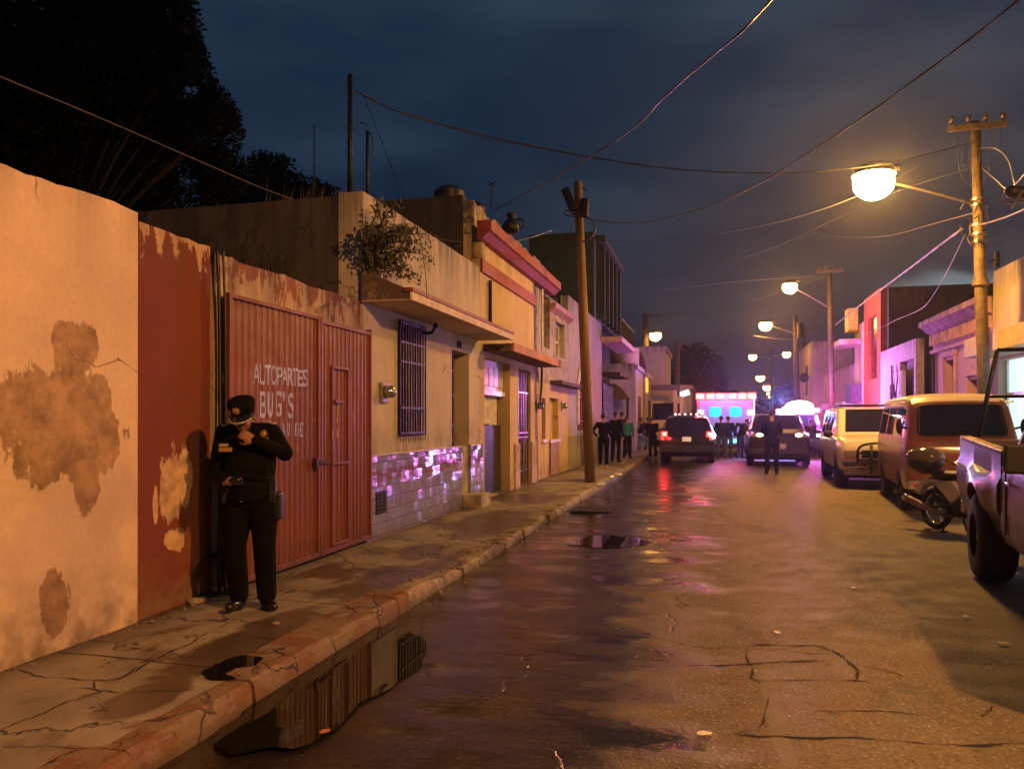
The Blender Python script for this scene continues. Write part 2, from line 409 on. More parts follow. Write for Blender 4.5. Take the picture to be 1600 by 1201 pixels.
solo('pavement', grid_sheet(lin(-4.3, -2.66, 22), lin(-8, 24, 320)+lin(24, 90, 60)[1:], pz), M_PAVE, kind='structure', smooth=True, loc=(-3.4, 0, 0))
solo('far_pavement', grid_sheet(lin(5.5, 7.2, 6), lin(-8, 200, 100), lambda x, y: .14), M_PAVE2, kind='structure', loc=(6, 0, 0))
# kerbs as rows of stones with broken arrises
random.seed(5)
def kerb_row(x0, x1, ya, yb, hf, L0=.9, jit=.008, seed=1):
    rnd = random.Random(seed); m = MB(); y = ya
    while y < yb:
        Lk = L0*rnd.uniform(.75, 1.25); e = min(y+Lk-.012, yb); n = 7; rings = []
        dx = rnd.uniform(-jit, jit)*1.2; dz = rnd.uniform(-jit, jit)
        for i in range(n):
            yy = y+(e-y)*i/(n-1); h = hf(yy)+dz; q = rnd.uniform(-jit, jit)
            bx = bend(0, yy)
            rings.append([Vector((x0+bx, yy, -.05)), Vector((x0+bx, yy, h+.004)), Vector((x1+dx-.03+q+bx, yy, h+.006+q)), Vector((x1+dx-.008+q+bx, yy, h-.008+q*.7)), Vector((x1+dx+q*.6+bx, yy, h-.03)), Vector((x1+.02+dx+q*.5+bx, yy, -.05))])
        m.loft(rings); y += Lk
    return m
def kerb_material(name, c1, c2, wear):
    N = Nt(name); n = N.noise(3.0, 7, .66)
    c = N.mix(N.mr(n, wear, wear+.05), c1, c2); c = N.mix(N.mr(N.noise(14, 5, .7), .55, .68, 0, .6), c, (.05, .035, .025))
    ck = N.cracks(2.6, .035, .1); ckm = N.ma('MULTIPLY', ck, N.mr(N.noise(1.5, 3), .46, .54)); c = N.mix(ckm, c, (.015, .01, .008))
    c = N.mix(N.mr(N.xyz()['Z'], .05, .0, 0, .6), c, (.06, .045, .03))
    N.col(c); N.rough(.66); N.bump(N.ma('SUBTRACT', N.noise(12, 6, .7), N.ma('MULTIPLY', ckm, 1.5)), .7, .02); return N.m
solo('kerb', kerb_row(-2.82, -2.5, -6, 6.15, kerbh, seed=3), kerb_material('red_kerb_paint', (.17, .080, .040), (.20, .135, .085), .46), kind='structure')
solo('kerb', kerb_row(-2.70, -2.5, 6.15, 8.2, kerbh, .8, .01, 4), kerb_material('bare_kerb', (.34, .27, .18), (.22, .17, .12), .5), kind='structure')
solo('kerb', kerb_row(-2.72, -2.5, 8.2, 12.5, kerbh, .5, .02, 6), kerb_material('broken_kerb', (.24, .20, .14), (.12, .09, .065), .5), kind='structure')
solo('kerb', kerb_row(-2.70, -2.48, 12.5, 90, kerbh, .9, .012, 8), kerb_material('far_kerb', (.3, .26, .2), (.2, .17, .13), .5), kind='structure')
solo('kerb', kerb_row(5.72, 5.5, -6, 150, lambda y: .15, .9, .01, 9), kerb_material('right_kerb', (.3, .26, .2), (.2, .17, .13), .5), kind='structure')
# standing water in the gutter
def water_mat():
    N = Nt('standing_water'); N.col((.010, .009, .008)); N.rough(.015); N.b.inputs['IOR'].default_value = 1.36
    N.bump(N.noise(3, 2, .5), .02, .004); return N.m
M_WATER = water_mat()
def puddle(pts, z, seed=0, jag=.05):
    P = [G(px, py, z) for px, py in pts]; P = spline(P+[P[0]], 8)[:-1]; rnd = random.Random(seed)
    c = sum(P, Vector())/len(P); ring = []
    for i, p in enumerate(P):
        k = jag*mnoise.noise(Vector((p.x*4, p.y*4, seed)))*2+jag*.5*mnoise.noise(Vector((p.x*13, p.y*13, seed)))
        ring.append(p+(p-c).normalized()*k)
    m = MB(); m.add([c]+ring, [(0, i+1, (i+1) % len(ring)+1) for i in range(len(ring))]); return m
solo('puddle', puddle([(372, 1118), (440, 1062), (520, 1012), (585, 980), (640, 985), (668, 1005), (655, 1040), (610, 1078), (560, 1100), (520, 1140), (470, 1165), (420, 1168), (360, 1175), (330, 1150)], .006, 2, .03), M_WATER, kind='structure')
solo('puddle', puddle([(318, 1045), (345, 1028), (392, 1022), (400, 1032), (372, 1052), (330, 1058)], SW+.008, 5, .055), M_WATER, kind='structure')
solo('puddle', puddle([(900, 845), (925, 836), (985, 838), (1010, 846), (960, 855), (915, 854)], .012, 7, .10), M_WATER, kind='structure')

# ================================================================== WALLS AND HOUSES ON THE LEFT (street face at X = -4.05)
XF = -4.05
def cells(y0, y1, z0, z1, ops):
    ys = sorted({y0, y1, *[max(y0, min(y1, o[i])) for o in ops for i in (0, 1)]}); zs = sorted({z0, z1, *[max(z0, min(z1, o[i])) for o in ops for i in (2, 3)]})
    for a, b in zip(ys, ys[1:]):
        for c, d in zip(zs, zs[1:]):
            if b-a < 1e-5 or d-c < 1e-5: continue
            if not any(o[0] < (a+b)/2 < o[1] and o[2] < (c+d)/2 < o[3] for o in ops): yield a, b, c, d
def front(X, y0, y1, z0, z1, ops=(), depth=.25, back=None, sgn=-1):
    """street wall facing the road with real openings; sgn=-1: wall body lies towards -X"""
    m = MB(); D = sgn*depth
    for a, b, c, d in cells(y0, y1, z0, z1, ops):
        m.quad((X, a, c), (X, b, c), (X, b, d), (X, a, d))
    for a, b, c, d in ops:
        m.quad((X, a, c), (X+D, a, c), (X+D, a, d), (X, a, d)); m.quad((X, b, c), (X+D, b, c), (X+D, b, d), (X, b, d))
        m.quad((X, a, d), (X+D, a, d), (X+D, b, d), (X, b, d)); m.quad((X, a, c), (X+D, a, c), (X+D, b, c), (X, b, c))
    T = sgn*(depth+.02) if back is None else sgn*back
    m.quad((X, y0, z1), (X+T, y0, z1), (X+T, y1, z1), (X, y1, z1))
    m.quad((X, y0, z0), (X+T, y0, z0), (X+T, y0, z1), (X, y0, z1)); m.quad((X, y1, z0), (X+T, y1, z0), (X+T, y1, z1), (X, y1, z1))
    for a, b, c, d in cells(y0, y1, z0, z1, ops): m.quad((X+T, a, c), (X+T, b, c), (X+T, b, d), (X+T, a, d))
    return m
def rough_top(m, z1, amp, seed=0, sub=.12):
    """break the upper edge of a wall so that it is not ruler straight"""
    me = m.mesh('w'); bm = bmesh.new(); bm.from_mesh(me); bmesh.ops.remove_doubles(bm, verts=bm.verts, dist=1e-4)
    lo = min(v.co.y for v in bm.verts); hi = max(v.co.y for v in bm.verts); y = lo+sub
    while y < hi:
        bmesh.ops.bisect_plane(bm, geom=bm.verts[:]+bm.edges[:]+bm.faces[:], plane_co=(0, y, 0), plane_no=(0, 1, 0)); y += sub
    bmesh.ops.bisect_plane(bm, geom=bm.verts[:]+bm.edges[:]+bm.faces[:], plane_co=(0, 0, z1-.12), plane_no=(0, 0, 1))
    for v in bm.verts:
        if v.co.z > z1-.01:
            n = mnoise.noise(Vector((seed, v.co.y*1.7, 0)))*.6+mnoise.noise(Vector((seed, v.co.y*7, 3)))*.5
            v.co.z += amp*(n-.25); v.co.x += .01*mnoise.noise(Vector((seed+5, v.co.y*6, v.co.x*9)))
        else: v.co.x += .006*mnoise.noise(Vector((v.co.y*1.3, v.co.z*1.3, seed)))
    out = MB(); out.v = [v.co.copy() for v in bm.verts]; bm.verts.index_update(); out.f = [[v.index for v in f.verts] for f in bm.faces]; bm.free()
    bpy.data.meshes.remove(me); return out

yA, yB, yC, yD = 0, YL(215), YL(336), YL(566)
M_WHITE = plaster('white_peeling_plaster', (.74, .55, .40), (.30, .19, .115), .70, .22, 3.12, SW, blobs=[(4.18, 1.50, .45, .34), (4.03, 1.66, .55, .26), (4.28, 1.22, .12, .28), (4.17, 2.08, .17, .20), (4.02, .42, .12, .22)], bump=.35)
M_RED = plaster('red_wall_paint', (.175, .034, .014), (.42, .27, .14), .70, .3, 3.06, SW, blobs=[(5.15, 1.08, .12, .30), (5.32, 1.16, .08, .26), (5.20, .66, .13, .10), (4.98, .96, .03, .18)], drip=.42, dripc=(.52, .33, .18))
w = rough_top(front(XF, -4, yB, .02, 3.12, (), .3), 3.12, .03, 1)
solo('wall', w, M_WHITE, 'tall pale plastered wall with a big brown bare patch, nearest the camera', 'wall')
w = rough_top(front(XF-.03, yB+.002, yC-.03, .02, 3.06, (), .3), 3.06, .04, 2)
solo('wall', w, M_RED, 'brick red painted wall between the pale wall and the metal gate', 'wall')
M_LINT = plaster('peeling_lintel_plaster', (.58, .43, .27), (.42, .26, .15), .58, .45, 2.98, None, drip=.7, dripc=(.24, .085, .05))
gy0, gy1 = YL(356), yD-.015
w = rough_top(front(XF-.02, yC+.02, yD-.01, .02, 3.02, [(gy0, gy1+.3, .01, 2.66)], .28), 3.02, .04, 3)
solo('gateway_wall', w, M_LINT, 'peeling cream and red lintel wall above the red metal gate', 'wall')
# slim stack of pipes and cable in the gap beside the gate
M_BLACK = simple('black_plastic', (.012, .011, .011), .45, var=.1)
m = MB()
for dx, dy, r in ((0, 0, .016), (.03, .035, .011)):
    m.tube(spline([(XF+.03+dx, yC-.01+dy, 3.04), (XF+.04+dx, yC+dy, 2.6), (XF+.035+dx, yC+dy+.015, 2.0), (XF+.05+dx, yC+dy, 1.2), (XF+.04+dx, yC+dy, .14)], 6), r, 7)
solo('conduit', m, M_BLACK, 'black cable conduit running down beside the red metal gate', 'cable', smooth=True)
solo('wall_box', MB().box(XF, XF+.04, yC+.10, yC+.15, 1.92, 1.98), simple('bright_clip', (.7, .75, .72), .25, .7, var=0), 'tiny shiny clip on the wall edge beside the gate', 'clip', bevel=.006)

# ---- corrugated gate
XG = -3.99
gpit = .098
def gx(y):   # trapezoid corrugation
    t = (y/gpit) % 1
    k = 0 if t < .30 else ((t-.30)/.12 if t < .42 else (1 if t < .88 else (1-(t-.88)/.12)))
    return XG+.011*(1-k)
def corr(y0, y1, z0, z1):
    ys = {y0, y1}; y = math.floor(y0/gpit)*gpit
    while y < y1:
        for q in (0, .30, .42, .88):
            if y0 < y+q*gpit < y1: ys.add(y+q*gpit)
        y += gpit
    ys = sorted(ys); m = MB(); n = len(ys)
    vs = [(gx(y), y, z) for z in (z0, (z0+z1)/2, z1) for y in ys]+[(gx(y)-.012, y, z) for z in (z0, z1) for y in ys]
    fs = [(k*n+i, k*n+i+1, (k+1)*n+i+1, (k+1)*n+i) for k in (0, 1) for i in range(n-1)]
    b = 3*n; fs += [(b+i, b+i+1, b+n+i+1, b+n+i) for i in range(n-1)]
    fs += [(2*n+i, 2*n+i+1, b+n+i+1, b+n+i) for i in range(n-1)]
    return m.add(vs, fs)
def gate_mat():
    N = Nt('red_gate_enamel'); o = N.xyz()
    base = N.mix(N.mr(N.noise(1.2, 5), .3, .7), (.135, .030, .011), (.19, .046, .017))
    st = N.noise(1, 6, .65, N.map(N.pos, (14, 14, 1.6)))
    sc = N.ma('MULTIPLY', N.mr(st, .64, .68), N.mr(N.ma('ABSOLUTE', N.ma('SUBTRACT', o['Z'], 1.75)), .1, .75, 1, 0))
    c = N.mix(sc, base, (.62, .42, .26)); c = N.mix(N.ma('MULTIPLY', N.mr(o['Z'], .5, .15), N.mr(N.noise(7, 6, .7), .4, .6)), c, (.07, .03, .018))
    c = N.mix(N.mr(N.noise(18, 5, .7), .62, .72, 0, .5), c, (.12, .035, .02))
    N.col(c); N.rough(N.mr(N.noise(5, 4), .3, .7, .46, .66)); N.bump(N.noise(3.0, 4, .6), .25, .02); return N.m
M_GATE = gate_mat()
yg = [YL(356, XG), YL(497, XG), YL(516, XG), YL(541, XG), YL(577, XG)]
T = thing('metal_gate', 'rust red corrugated metal gate with worn lettering behind the policeman', 'gate', (XG, (yg[0]+yg[-1])/2, SW))
zt = 2.66
part('gate_leaf', corr(yg[0], yg[1]-.01, .20, zt), M_GATE, T, True)
rl = part('gate_leaf', corr(yg[1]+.01, yg[-1], .20, zt-.03), M_GATE, T, True)
fr = MB()
for y in (yg[0], yg[1]-.03, yg[1]+.03, yg[-1]-.01): fr.box(XG-.03, XG+.034, y-.022, y+.022, .16, zt+.02)
fr.box(XG-.03, XG+.030, yg[0]+.022, yg[1]-.052, zt-.02, zt+.016); fr.box(XG-.03, XG+.030, yg[0]+.022, yg[1]-.052, .16, .215)
fr.box(XG-.03, XG+.030, yg[1]+.052, yg[-1]-.032, zt-.05, zt-.01); fr.box(XG-.03, XG+.030, yg[1]+.052, yg[-1]-.032, .16, .215)
part('gate_frame', fr, M_GATE, T, True, bevel=.004)
wd = MB()
for y in (yg[2], yg[3]): wd.box(XG-.01, XG+.036, y-.016, y+.016, .23, 2.18)
for z in (.24, 1.12, 2.165): wd.box(XG-.01, XG+.038, yg[2]+.016, yg[3]-.016, z-.016, z+.016)
wk = part('wicket_door', wd, M_GATE, T, True, bevel=.004, label='small personnel door framed in the right leaf')
lk = MB().box(XG+.036, XG+.062, yg[1]-.14, yg[1]+.16, 1.135, 1.165).box(XG+.03, XG+.07, yg[1]-.16, yg[1]-.10, 1.09, 1.20)
part('bolt', lk, simple('rusty_bolt', (.06, .025, .015), .6, .5), T, True, bevel=.004)
part('bolt', MB().box(XG+.036, XG+.060, yg[2]+.02, yg[2]+.22, 1.78, 1.81), M_GATE, T, True, bevel=.003)
def letter_mat():
    N = Nt('worn_letter_paint'); o = N.xyz()
    k = N.noise(1, 6, .7, N.map(N.pos, (30, 30, 5))); N.col(N.mix(N.mr(k, .4, .65), (.30, .38, .85), (.55, .58, .90))); N.rough(.5)
    tr = N.n('ShaderNodeBsdfTransparent'); mx = N.n('ShaderNodeMixShader')
    fade = N.ma('ADD', N.mr(N.noise(1, 6, .7, N.map(N.pos, (26, 26, 7))), .3, .6, 0, 1), N.mr(o['Z'], 1.55, 1.9, .05, .4))
    f = N.mr(fade, .42, .72, 0, .92); N.L(f, mx.inputs[0]); N.L(tr.outputs[0], mx.inputs[1]); N.L(N.b.outputs[0], mx.inputs[2]); N.L(mx.outputs[0], N.out.inputs[0]); return N.m
M_LET = letter_mat()
def lettering(txt, y0, y1, z0, z1, name='lettering', off=.003, m=None, parent=None):
    cu = bpy.data.curves.new('t', 'FONT'); cu.body = txt; cu.resolution_u = 3; cu.offset = .012
    o = bpy.data.objects.new('t', cu); COL.objects.link(o); dg = bpy.context.evaluated_depsgraph_get(); dg.update()
    me = bpy.data.meshes.new_from_object(o.evaluated_get(dg)); bpy.data.objects.remove(o)
    xs = [v.co.x for v in me.vertices]; zs = [v.co.y for v in me.vertices]; a, b, c, d = min(xs), max(xs), min(zs), max(zs)
    bm = bmesh.new(); bm.from_mesh(me)
    for v in bm.verts: v.co = Vector((0, y0+(v.co.x-a)/(b-a)*(y1-y0), z0+(v.co.y-c)/(d-c)*(z1-z0)))
    y = math.floor(y0/gpit)*gpit
    while y < y1:
        for q in (0, .30, .42, .88):
            bmesh.ops.bisect_plane(bm, geom=bm.verts[:]+bm.edges[:]+bm.faces[:], plane_co=(0, y+q*gpit, 0), plane_no=(0, 1, 0))
        y += gpit
    for v in bm.verts: v.co.x = gx(v.co.y)+off
    mb = MB(); bm.verts.index_update(); mb.v = [v.co.copy() for v in bm.verts]; mb.f = [[v.index for v in f.verts] for f in bm.faces]; bm.free()
    return part(name, mb, m or M_LET, parent, True)
def zz(px, py, X=XG): return FX(px, py, X).z
gl = [o for o in COL.objects if o.parent == T and o.name.startswith('gate_leaf')][0]
def painted(txt, y0, y1, z0, z1, seed):   # brush lettering: every letter a little different
    rnd = random.Random(seed); n = len(txt); w = (y1-y0)/n
    for i, ch in enumerate(txt):
        if ch == ' ': continue
        a = y0+w*(i+.08)+rnd.uniform(-.05, .05)*w; top = z1+rnd.uniform(-.05, .05)*(z1-z0); bot = z0+rnd.uniform(-.05, .05)*(z1-z0)
        if ch == "'": lettering(ch, a+w*.2, a+w*.5, bot+(top-bot)*.62, top, parent=T)
        elif ch == 'I': lettering(ch, a+w*.3, a+w*.55, bot, top, parent=T)
        else: lettering(ch, a, a+w*.80, bot, top, parent=T)
painted('AUTOPARTES', YL(395, XG), YL(480, XG), zz(437, 602), zz(437, 573), 3)
painted("BUG'S", YL(405, XG), YL(459, XG), zz(430, 652), zz(430, 611), 4)
painted('BU DE', YL(438, XG), YL(474, XG), zz(455, 682), zz(455, 661), 5)

# ---- generic bits for houses
M_IRON = simple('black_iron', (.005, .0045, .005), .55, 0)
M_DARK = simple('dark_room', (.006, .005, .005), .9, var=0)
M_GLASSD = simple('dark_glass', (.010, .010, .014), .06, var=0)
M_ROOFT = simple('mouldy_roof', (.07, .06, .05), .9, bump=.3)
def grille(y0, y1, z0, z1, X, n, rails, r=.008, proud=.0):
    m = MB()
    for i in range(n+1):
        y = y0+(y1-y0)*i/n; m.box(X-r, X+r, y-r, y+r, z0, z1)
    for z in rails: m.box(X-r*1.6, X+r*1.9, y0-.01, y1+.01, z-.014, z+.014)
    return m
def tile_mat():
    N = Nt('glazed_wall_tile'); o = N.xyz()
    br = N.n('ShaderNodeTexBrick'); v = N.n('ShaderNodeCombineXYZ'); N.L(o['Y'], v.inputs[0]); N.L(o['Z'], v.inputs[1]); N.L(v.outputs[0], br.inputs['Vector'])
    br.offset = 0; br.inputs['Scale'].default_value = 1; br.inputs['Brick Width'].default_value = .152; br.inputs['Row Height'].default_value = .152
    br.inputs['Mortar Size'].default_value = .004; br.inputs['Mortar Smooth'].default_value = .3
    br.inputs['Color1'].default_value = (.20, .24, .52, 1); br.inputs['Color2'].default_value = (.16, .18, .42, 1); br.inputs['Mortar'].default_value = (.10, .07, .08, 1)
    c = br.outputs[0]
    band = N.ma('MULTIPLY', N.ma('GREATER_THAN', o['Z'], .82), N.ma('LESS_THAN', o['Z'], .97))
    c = N.mix(N.ma('MULTIPLY', band, .65), c, (.16, .035, .06))
    c = N.mix(N.mr(N.noise(3, 6, .65), .56, .62, 0, .6), c, (.22, .11, .06)); c = N.mix(N.mr(o['Z'], .35, .12, 0, .6), c, (.10, .06, .045))
    N.col(c); N.rough(N.mr(N.noise(6, 3), .3, .7, .10, .22)); N.b.inputs['Coat Weight'].default_value = 1.0; N.b.inputs['Coat Roughness'].default_value = .05
    # each tile is set at its own slight angle, so it throws its own glint
    sz_ = N.ma('MULTIPLY', o['Z'], 1/.152); fl = N.ma('FLOOR', sz_); fz = N.ma('SUBTRACT', N.ma('FRACT', sz_), .5)
    sy_ = N.ma('MULTIPLY', o['Y'], 1/.152); fy = N.ma('SUBTRACT', N.ma('FRACT', sy_), .5)
    wn = N.n('ShaderNodeTexWhiteNoise', noise_dimensions='2D'); cv = N.n('ShaderNodeCombineXYZ'); N.L(N.ma('FLOOR', sy_), cv.inputs[0]); N.L(fl, cv.inputs[1]); N.L(cv.outputs[0], wn.inputs['Vector'])
    ws = N.n('ShaderNodeSeparateColor'); N.L(wn.outputs['Color'], ws.inputs[0])
    tilt = N.ma('ADD', N.ma('MULTIPLY', fz, N.ma('SUBTRACT', .28, ws.outputs[0])), N.ma('MULTIPLY', N.ma('MULTIPLY', fy, N.ma('SUBTRACT', ws.outputs[1], .5)), .35))
    h = N.ma('ADD', N.ma('MULTIPLY', br.outputs['Fac'], -.15), N.ma('ADD', N.ma('MULTIPLY', tilt, 2.6), N.ma('MULTIPLY', N.noise(1, 3, .5, N.map(N.pos, (3, 3, 9))), .9))); N.bump(h, 1, .0165); return N.m
M_TILE = tile_mat()

# ---- cream house with the concrete canopy
yE = YL(750)
M_CREAM = plaster('cream_house_plaster', (.56, .48, .37), (.36, .30, .22), .70, .55, 4.35, 1.1, dirt=(.05, .045, .04))
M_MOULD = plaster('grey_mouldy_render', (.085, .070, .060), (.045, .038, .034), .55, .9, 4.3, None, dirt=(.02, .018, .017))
hy0, hy1 = yD+.02, yE
T = thing('house', 'low cream house with tiled dado, barred window and concrete canopy beside the gate', 'house', (XF-3, (hy0+hy1)/2, SW))
w1 = (YL(621), YL(659), FX(640, 678).z, FX(640, 507).z)
d1 = (YL(706), YL(733), 1.14, FX(718, 549).z)
d1b = (YL(720), YL(733), SW, 1.14)
m = front(XF, hy0, hy1, .02, 4.36, [w1, d1], .30); w = rough_top(m, 4.36, .025, 7, .3)
m2 = MB(); m2.v, m2.f = w.v, w.f
part('wall', m2, M_CREAM, T, True)
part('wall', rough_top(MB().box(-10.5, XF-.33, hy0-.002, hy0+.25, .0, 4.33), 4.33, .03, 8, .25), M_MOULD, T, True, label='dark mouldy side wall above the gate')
part('roof', MB().box(-10.4, XF-.34, hy0+.26, hy1, 3.75, 3.9), M_ROOFT, T, True)
# canopy with sloping top, cream lip and red edge
cy0, cy1, cx = YL(641, -3.42), YL(799, -3.42), -3.42
prof = [(XF+.002, 3.02), (cx, 3.02), (cx, 3.115), (XF+.002, 3.40)]
M_CANU = plaster('canopy_plaster', (.60, .46, .30), (.3, .2, .13), .6, .2, None, None)
cn = part('canopy', MB().prism(prof, cy0, cy1, lambda u, v, d: Vector((u, d, v))), plaster('canopy_stain', (.27, .19, .13), (.12, .08, .06), .45, .6, 3.45, None), T, True)
part('canopy_lip', MB().box(cx+.0, cx+.035, cy0-.02, cy1+.02, 3.0, 3.10), simple('cream_lip', (.62, .50, .34), .7, bump=.4, bs=20), cn, True, bevel=.008)
part('canopy_edge', MB().box(cx-.07, cx+.045, cy0-.03, cy1+.03, 3.102, 3.150), simple('oxide_red_edge', (.22, .055, .04), .6, bump=.3), cn, True, bevel=.006)
part('canopy_soffit', MB().box(XF+.004, cx-.001, cy0+.002, cy1-.002, 3.008, 3.019), M_CANU, cn, True)
# dado
for a, b in ((hy0, YL(722, -4.0)), (YL(736, -4.0), hy1+.02)):
    part('tile_dado', MB().box(XF, XF+.05, a, b, .03, 1.14), M_TILE, T, True)
    part('dado_cap', MB().box(XF, XF+.062, a, b, 1.142, 1.165), simple('dado_cap', (.4, .33, .30), .3), T, True, bevel=.006)
# barred window
wf = part('window', MB().box(XF-.26, XF-.25, *w1), M_GLASSD, T, True)
part('window_frame', MB().box(XF-.25, XF-.21, (w1[0]+w1[1])/2-.03, (w1[0]+w1[1])/2+.03, w1[2], w1[3]), M_IRON, wf, True)
zr = [w1[2]+.02, w1[2]+.36, w1[2]+.98, w1[3]-.28, w1[3]-.02]
part('grille', grille(w1[0]-.03, w1[1]+.02, w1[2]-.03, w1[3]+.02, XF+.05, 10, zr, .010), M_IRON, wf, True)
for i in range(11):
    y = w1[0]+(w1[1]-w1[0])*i/10; part('spike', MB().cyl((XF+.05, y, w1[2]-.05), (XF+.05, y, w1[2]-.12), .009, 6, .001), M_IRON, wf, True)
# tall narrow door with bars, set deep
db = part('door', MB().box(XF-.30, XF-.27, d1[0], d1[1], SW, d1[3]), simple('dark_door', (.03, .02, .018), .5), T, True)
part('grille', grille(d1[0]+.02, d1[0]+.34, SW+.05, d1[3]-.02, XF-.10, 4, [1.25, 1.5, 2.0, 2.4], .009), M_IRON, db, True)
part('step', rough_top(MB().box(XF+.02, XF+.34, YL(722), YL(737), .1, .34), .34, .012, 4), M_CREAM, T, True)
part('vent', MB().box(XF+.05, XF+.058, YL(587, -4.0), YL(603, -4.0), .42, .70), M_DARK, T, True)
vg = MB()
for i in range(6): vg.box(XF+.055, XF+.066, YL(587, -4.0), YL(603, -4.0), .435+i*.047, .452+i*.047)
part('vent_grille', vg, M_IRON, T, True)
M_METER = simple('meter_glass', (.35, .35, .36), .08, .75, var=0)
def meter(px, py, T, X=XF):
    p = FX(px, py, X); b = part('electric_meter', MB().box(X, X+.05, p.y-.10, p.y+.10, p.z-.14, p.z+.12), simple('meter_box', (.25, .24, .22), .5, .4), T, True, bevel=.01)
    part('meter_dial', MB().cyl((X+.05, p.y, p.z), (X+.15, p.y, p.z), .085, 20, .075).ball((X+.15, p.y, p.z), (.035, .073, .073), 16, 8), M_METER, b, True, smooth=True)
meter(597, 612, T)
part('pipe', MB().tube(spline([(XF, YL(662), FX(662, 520).z), (XF+.12, YL(662), FX(662, 520).z), (XF+.16, YL(662)+.03, FX(662, 512).z)], 6), .022, 8).ball((XF+.17, YL(662)+.04, FX(662, 509).z), .04), M_IRON, T, True, smooth=True)
part('vent_hole', MB().box(XF+.001, XF+.012, YL(714), YL(720), FX(717, 543).z, FX(717, 533).z), M_DARK, T, True)
# water tank and rubble on the roof behind
# ---- yellow house with red bands
y2, y3, y4, y5 = yE+.01, YL(835), YL(888), YL(940)
M_YEL = plaster('ochre_wall_paint', (.58, .43, .22), (.38, .30, .2), .70, .5, 5.1, .1)
M_REDB = simple('dark_red_band', (.26, .045, .03), .6, bump=.3)
T = thing('house', 'ochre yellow two-storey house with dark red bands and pink canopy', 'house', (XF-3, (y2+y3)/2, SW))
g1 = (YL(757), YL(797), SW, FX(777, 563).z); g2 = (YL(810), YL(829), SW, FX(819, 578).z)
n1 = (YL(846), YL(852), FX(849, 686).z, FX(849, 622).z); n2 = (YL(858), YL(872), FX(865, 686).z, FX(865, 622).z)
yG = YL(885)
part('wall', front(XF, y2, y3, .02, 4.98, [g1, g2], .30), M_YEL, T, True)
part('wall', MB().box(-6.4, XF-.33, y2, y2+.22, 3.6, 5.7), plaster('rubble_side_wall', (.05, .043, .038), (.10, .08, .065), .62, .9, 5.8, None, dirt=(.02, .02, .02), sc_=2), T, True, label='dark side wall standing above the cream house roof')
part('wall', rough_top(MB().box(XF-.42, XF-.12, y2+.02, y2+6.3, 5.0, 5.62), 5.62, .22, 11, .2), plaster('crumbling_parapet', (.52, .44, .24), (.14, .12, .10), .50, .9, 5.7, None, sc_=2.2), T, True, label='crumbling stained parapet along the roof edge')
part('roof', MB().box(-10, XF-.34, y2+.23, y3, 4.9, 5.0), M_ROOFT, T, True)
cpf = [(XF, 4.82), (XF+.10, 4.84), (XF+.22, 4.95), (XF+.27, 4.97), (XF+.27, 5.16), (XF, 5.16)]
part('cornice', MB().prism(cpf, YL(766, -3.8), y2+6.4, lambda u, v, d: Vector((u, d, v))), M_REDB, T, True)
part('string_course', MB().box(XF, XF+.05, y2, y3, 4.28, 4.52), M_REDB, T, True, bevel=.008)
part('pilaster', MB().cyl((XF-.06, y2+.06, 4.53), (XF-.06, y2+.06, 4.81), .12, 16), M_YEL, T, True, smooth=True)
part('drainpipe', MB().tube([(XF+.05, YL(762), 4.2), (XF+.05, YL(762), 3.15)], .035, 8), M_DARK, T, True, smooth=True)
k0, k1 = YL(803, -3.5), YL(876, -3.5)
cn = part('canopy', MB().box(XF, -3.52, k0-.1, k1, 2.86, 2.99), plaster('canopy2', (.20, .12, .09), (.08, .05, .04), .5, .5, 3.0, None), T, True)
part('canopy_edge', MB().box(-3.519, -3.47, k0-.1, k1+.02, 2.845, 3.005), plaster('pink_edge', (.55, .26, .20), (.3, .12, .08), .64, .3, 3.1, None), cn, True, bevel=.006)
# garage door: panelled transom, curtain, dark opening below
a, b = g1[0], g1[1]
zs1, zs2 = FX(777, 613).z, FX(777, 663).z
M_PALE = simple('pale_door_paint', (.55, .50, .52), .35)
dr = part('door', MB().box(XF-.20, XF-.16, a, b, zs1, g1[3]), M_PALE, T, True)
tp = MB()
for i in range(5):
    yy = a+.05+(b-a-.1)*i/5; tp.box(XF-.16, XF-.135, yy+.02, yy+(b-a-.1)/5-.03, zs1+.12, g1[3]-.12)
part('panel', tp, M_PALE, dr, True, bevel=.008)
part('rail', MB().box(XF-.17, XF-.10, a, b, zs1-.06, zs1+.04), simple('white_rail', (.75, .72, .72), .3), dr, True, bevel=.006)
cur = MB(); n = 40; vs = []
for k, z in enumerate((zs1-.06, zs2)):
    for i in range(n+1):
        yy = a+.03+(b-a-.22)*i/n; vs.append((XF-.24+.03*math.sin(i*1.05), yy, z+(.02*math.sin(i*.8) if k else 0)))
cur.add(vs, [(i, i+1, n+2+i, n+1+i) for i in range(n)])
part('curtain', cur, simple('lace_curtain', (.62, .55, .56), .9), dr, True, smooth=True)
part('lower_door', MB().box(XF-.22, XF-.20, a+.02, b-.02, SW, zs2-.02), simple('dark_shutter', (.03, .02, .016), .5), T, True)
dg_ = part('door', MB().box(XF-.28, XF-.26, g2[0], g2[1], SW, g2[3]), simple('brown_door', (.05, .025, .022), .4), T, True)
part('grille', grille(g2[0]+.02, g2[1]-.02, SW+.04, g2[3]-.04, XF-.06, 5, [.45, 1.2, 1.3, 2.2], .010), simple('grey_iron', (.25, .22, .26), .3, .7), dg_, True)
for px0, px1 in ((803, 810), (829, 838)):
    part('tile_pier', MB().box(XF, XF+.045, YL(px0), YL(px1), .03, 1.08), simple('pink_tile', (.60, .42, .44), .12), T, True, bevel=.006)
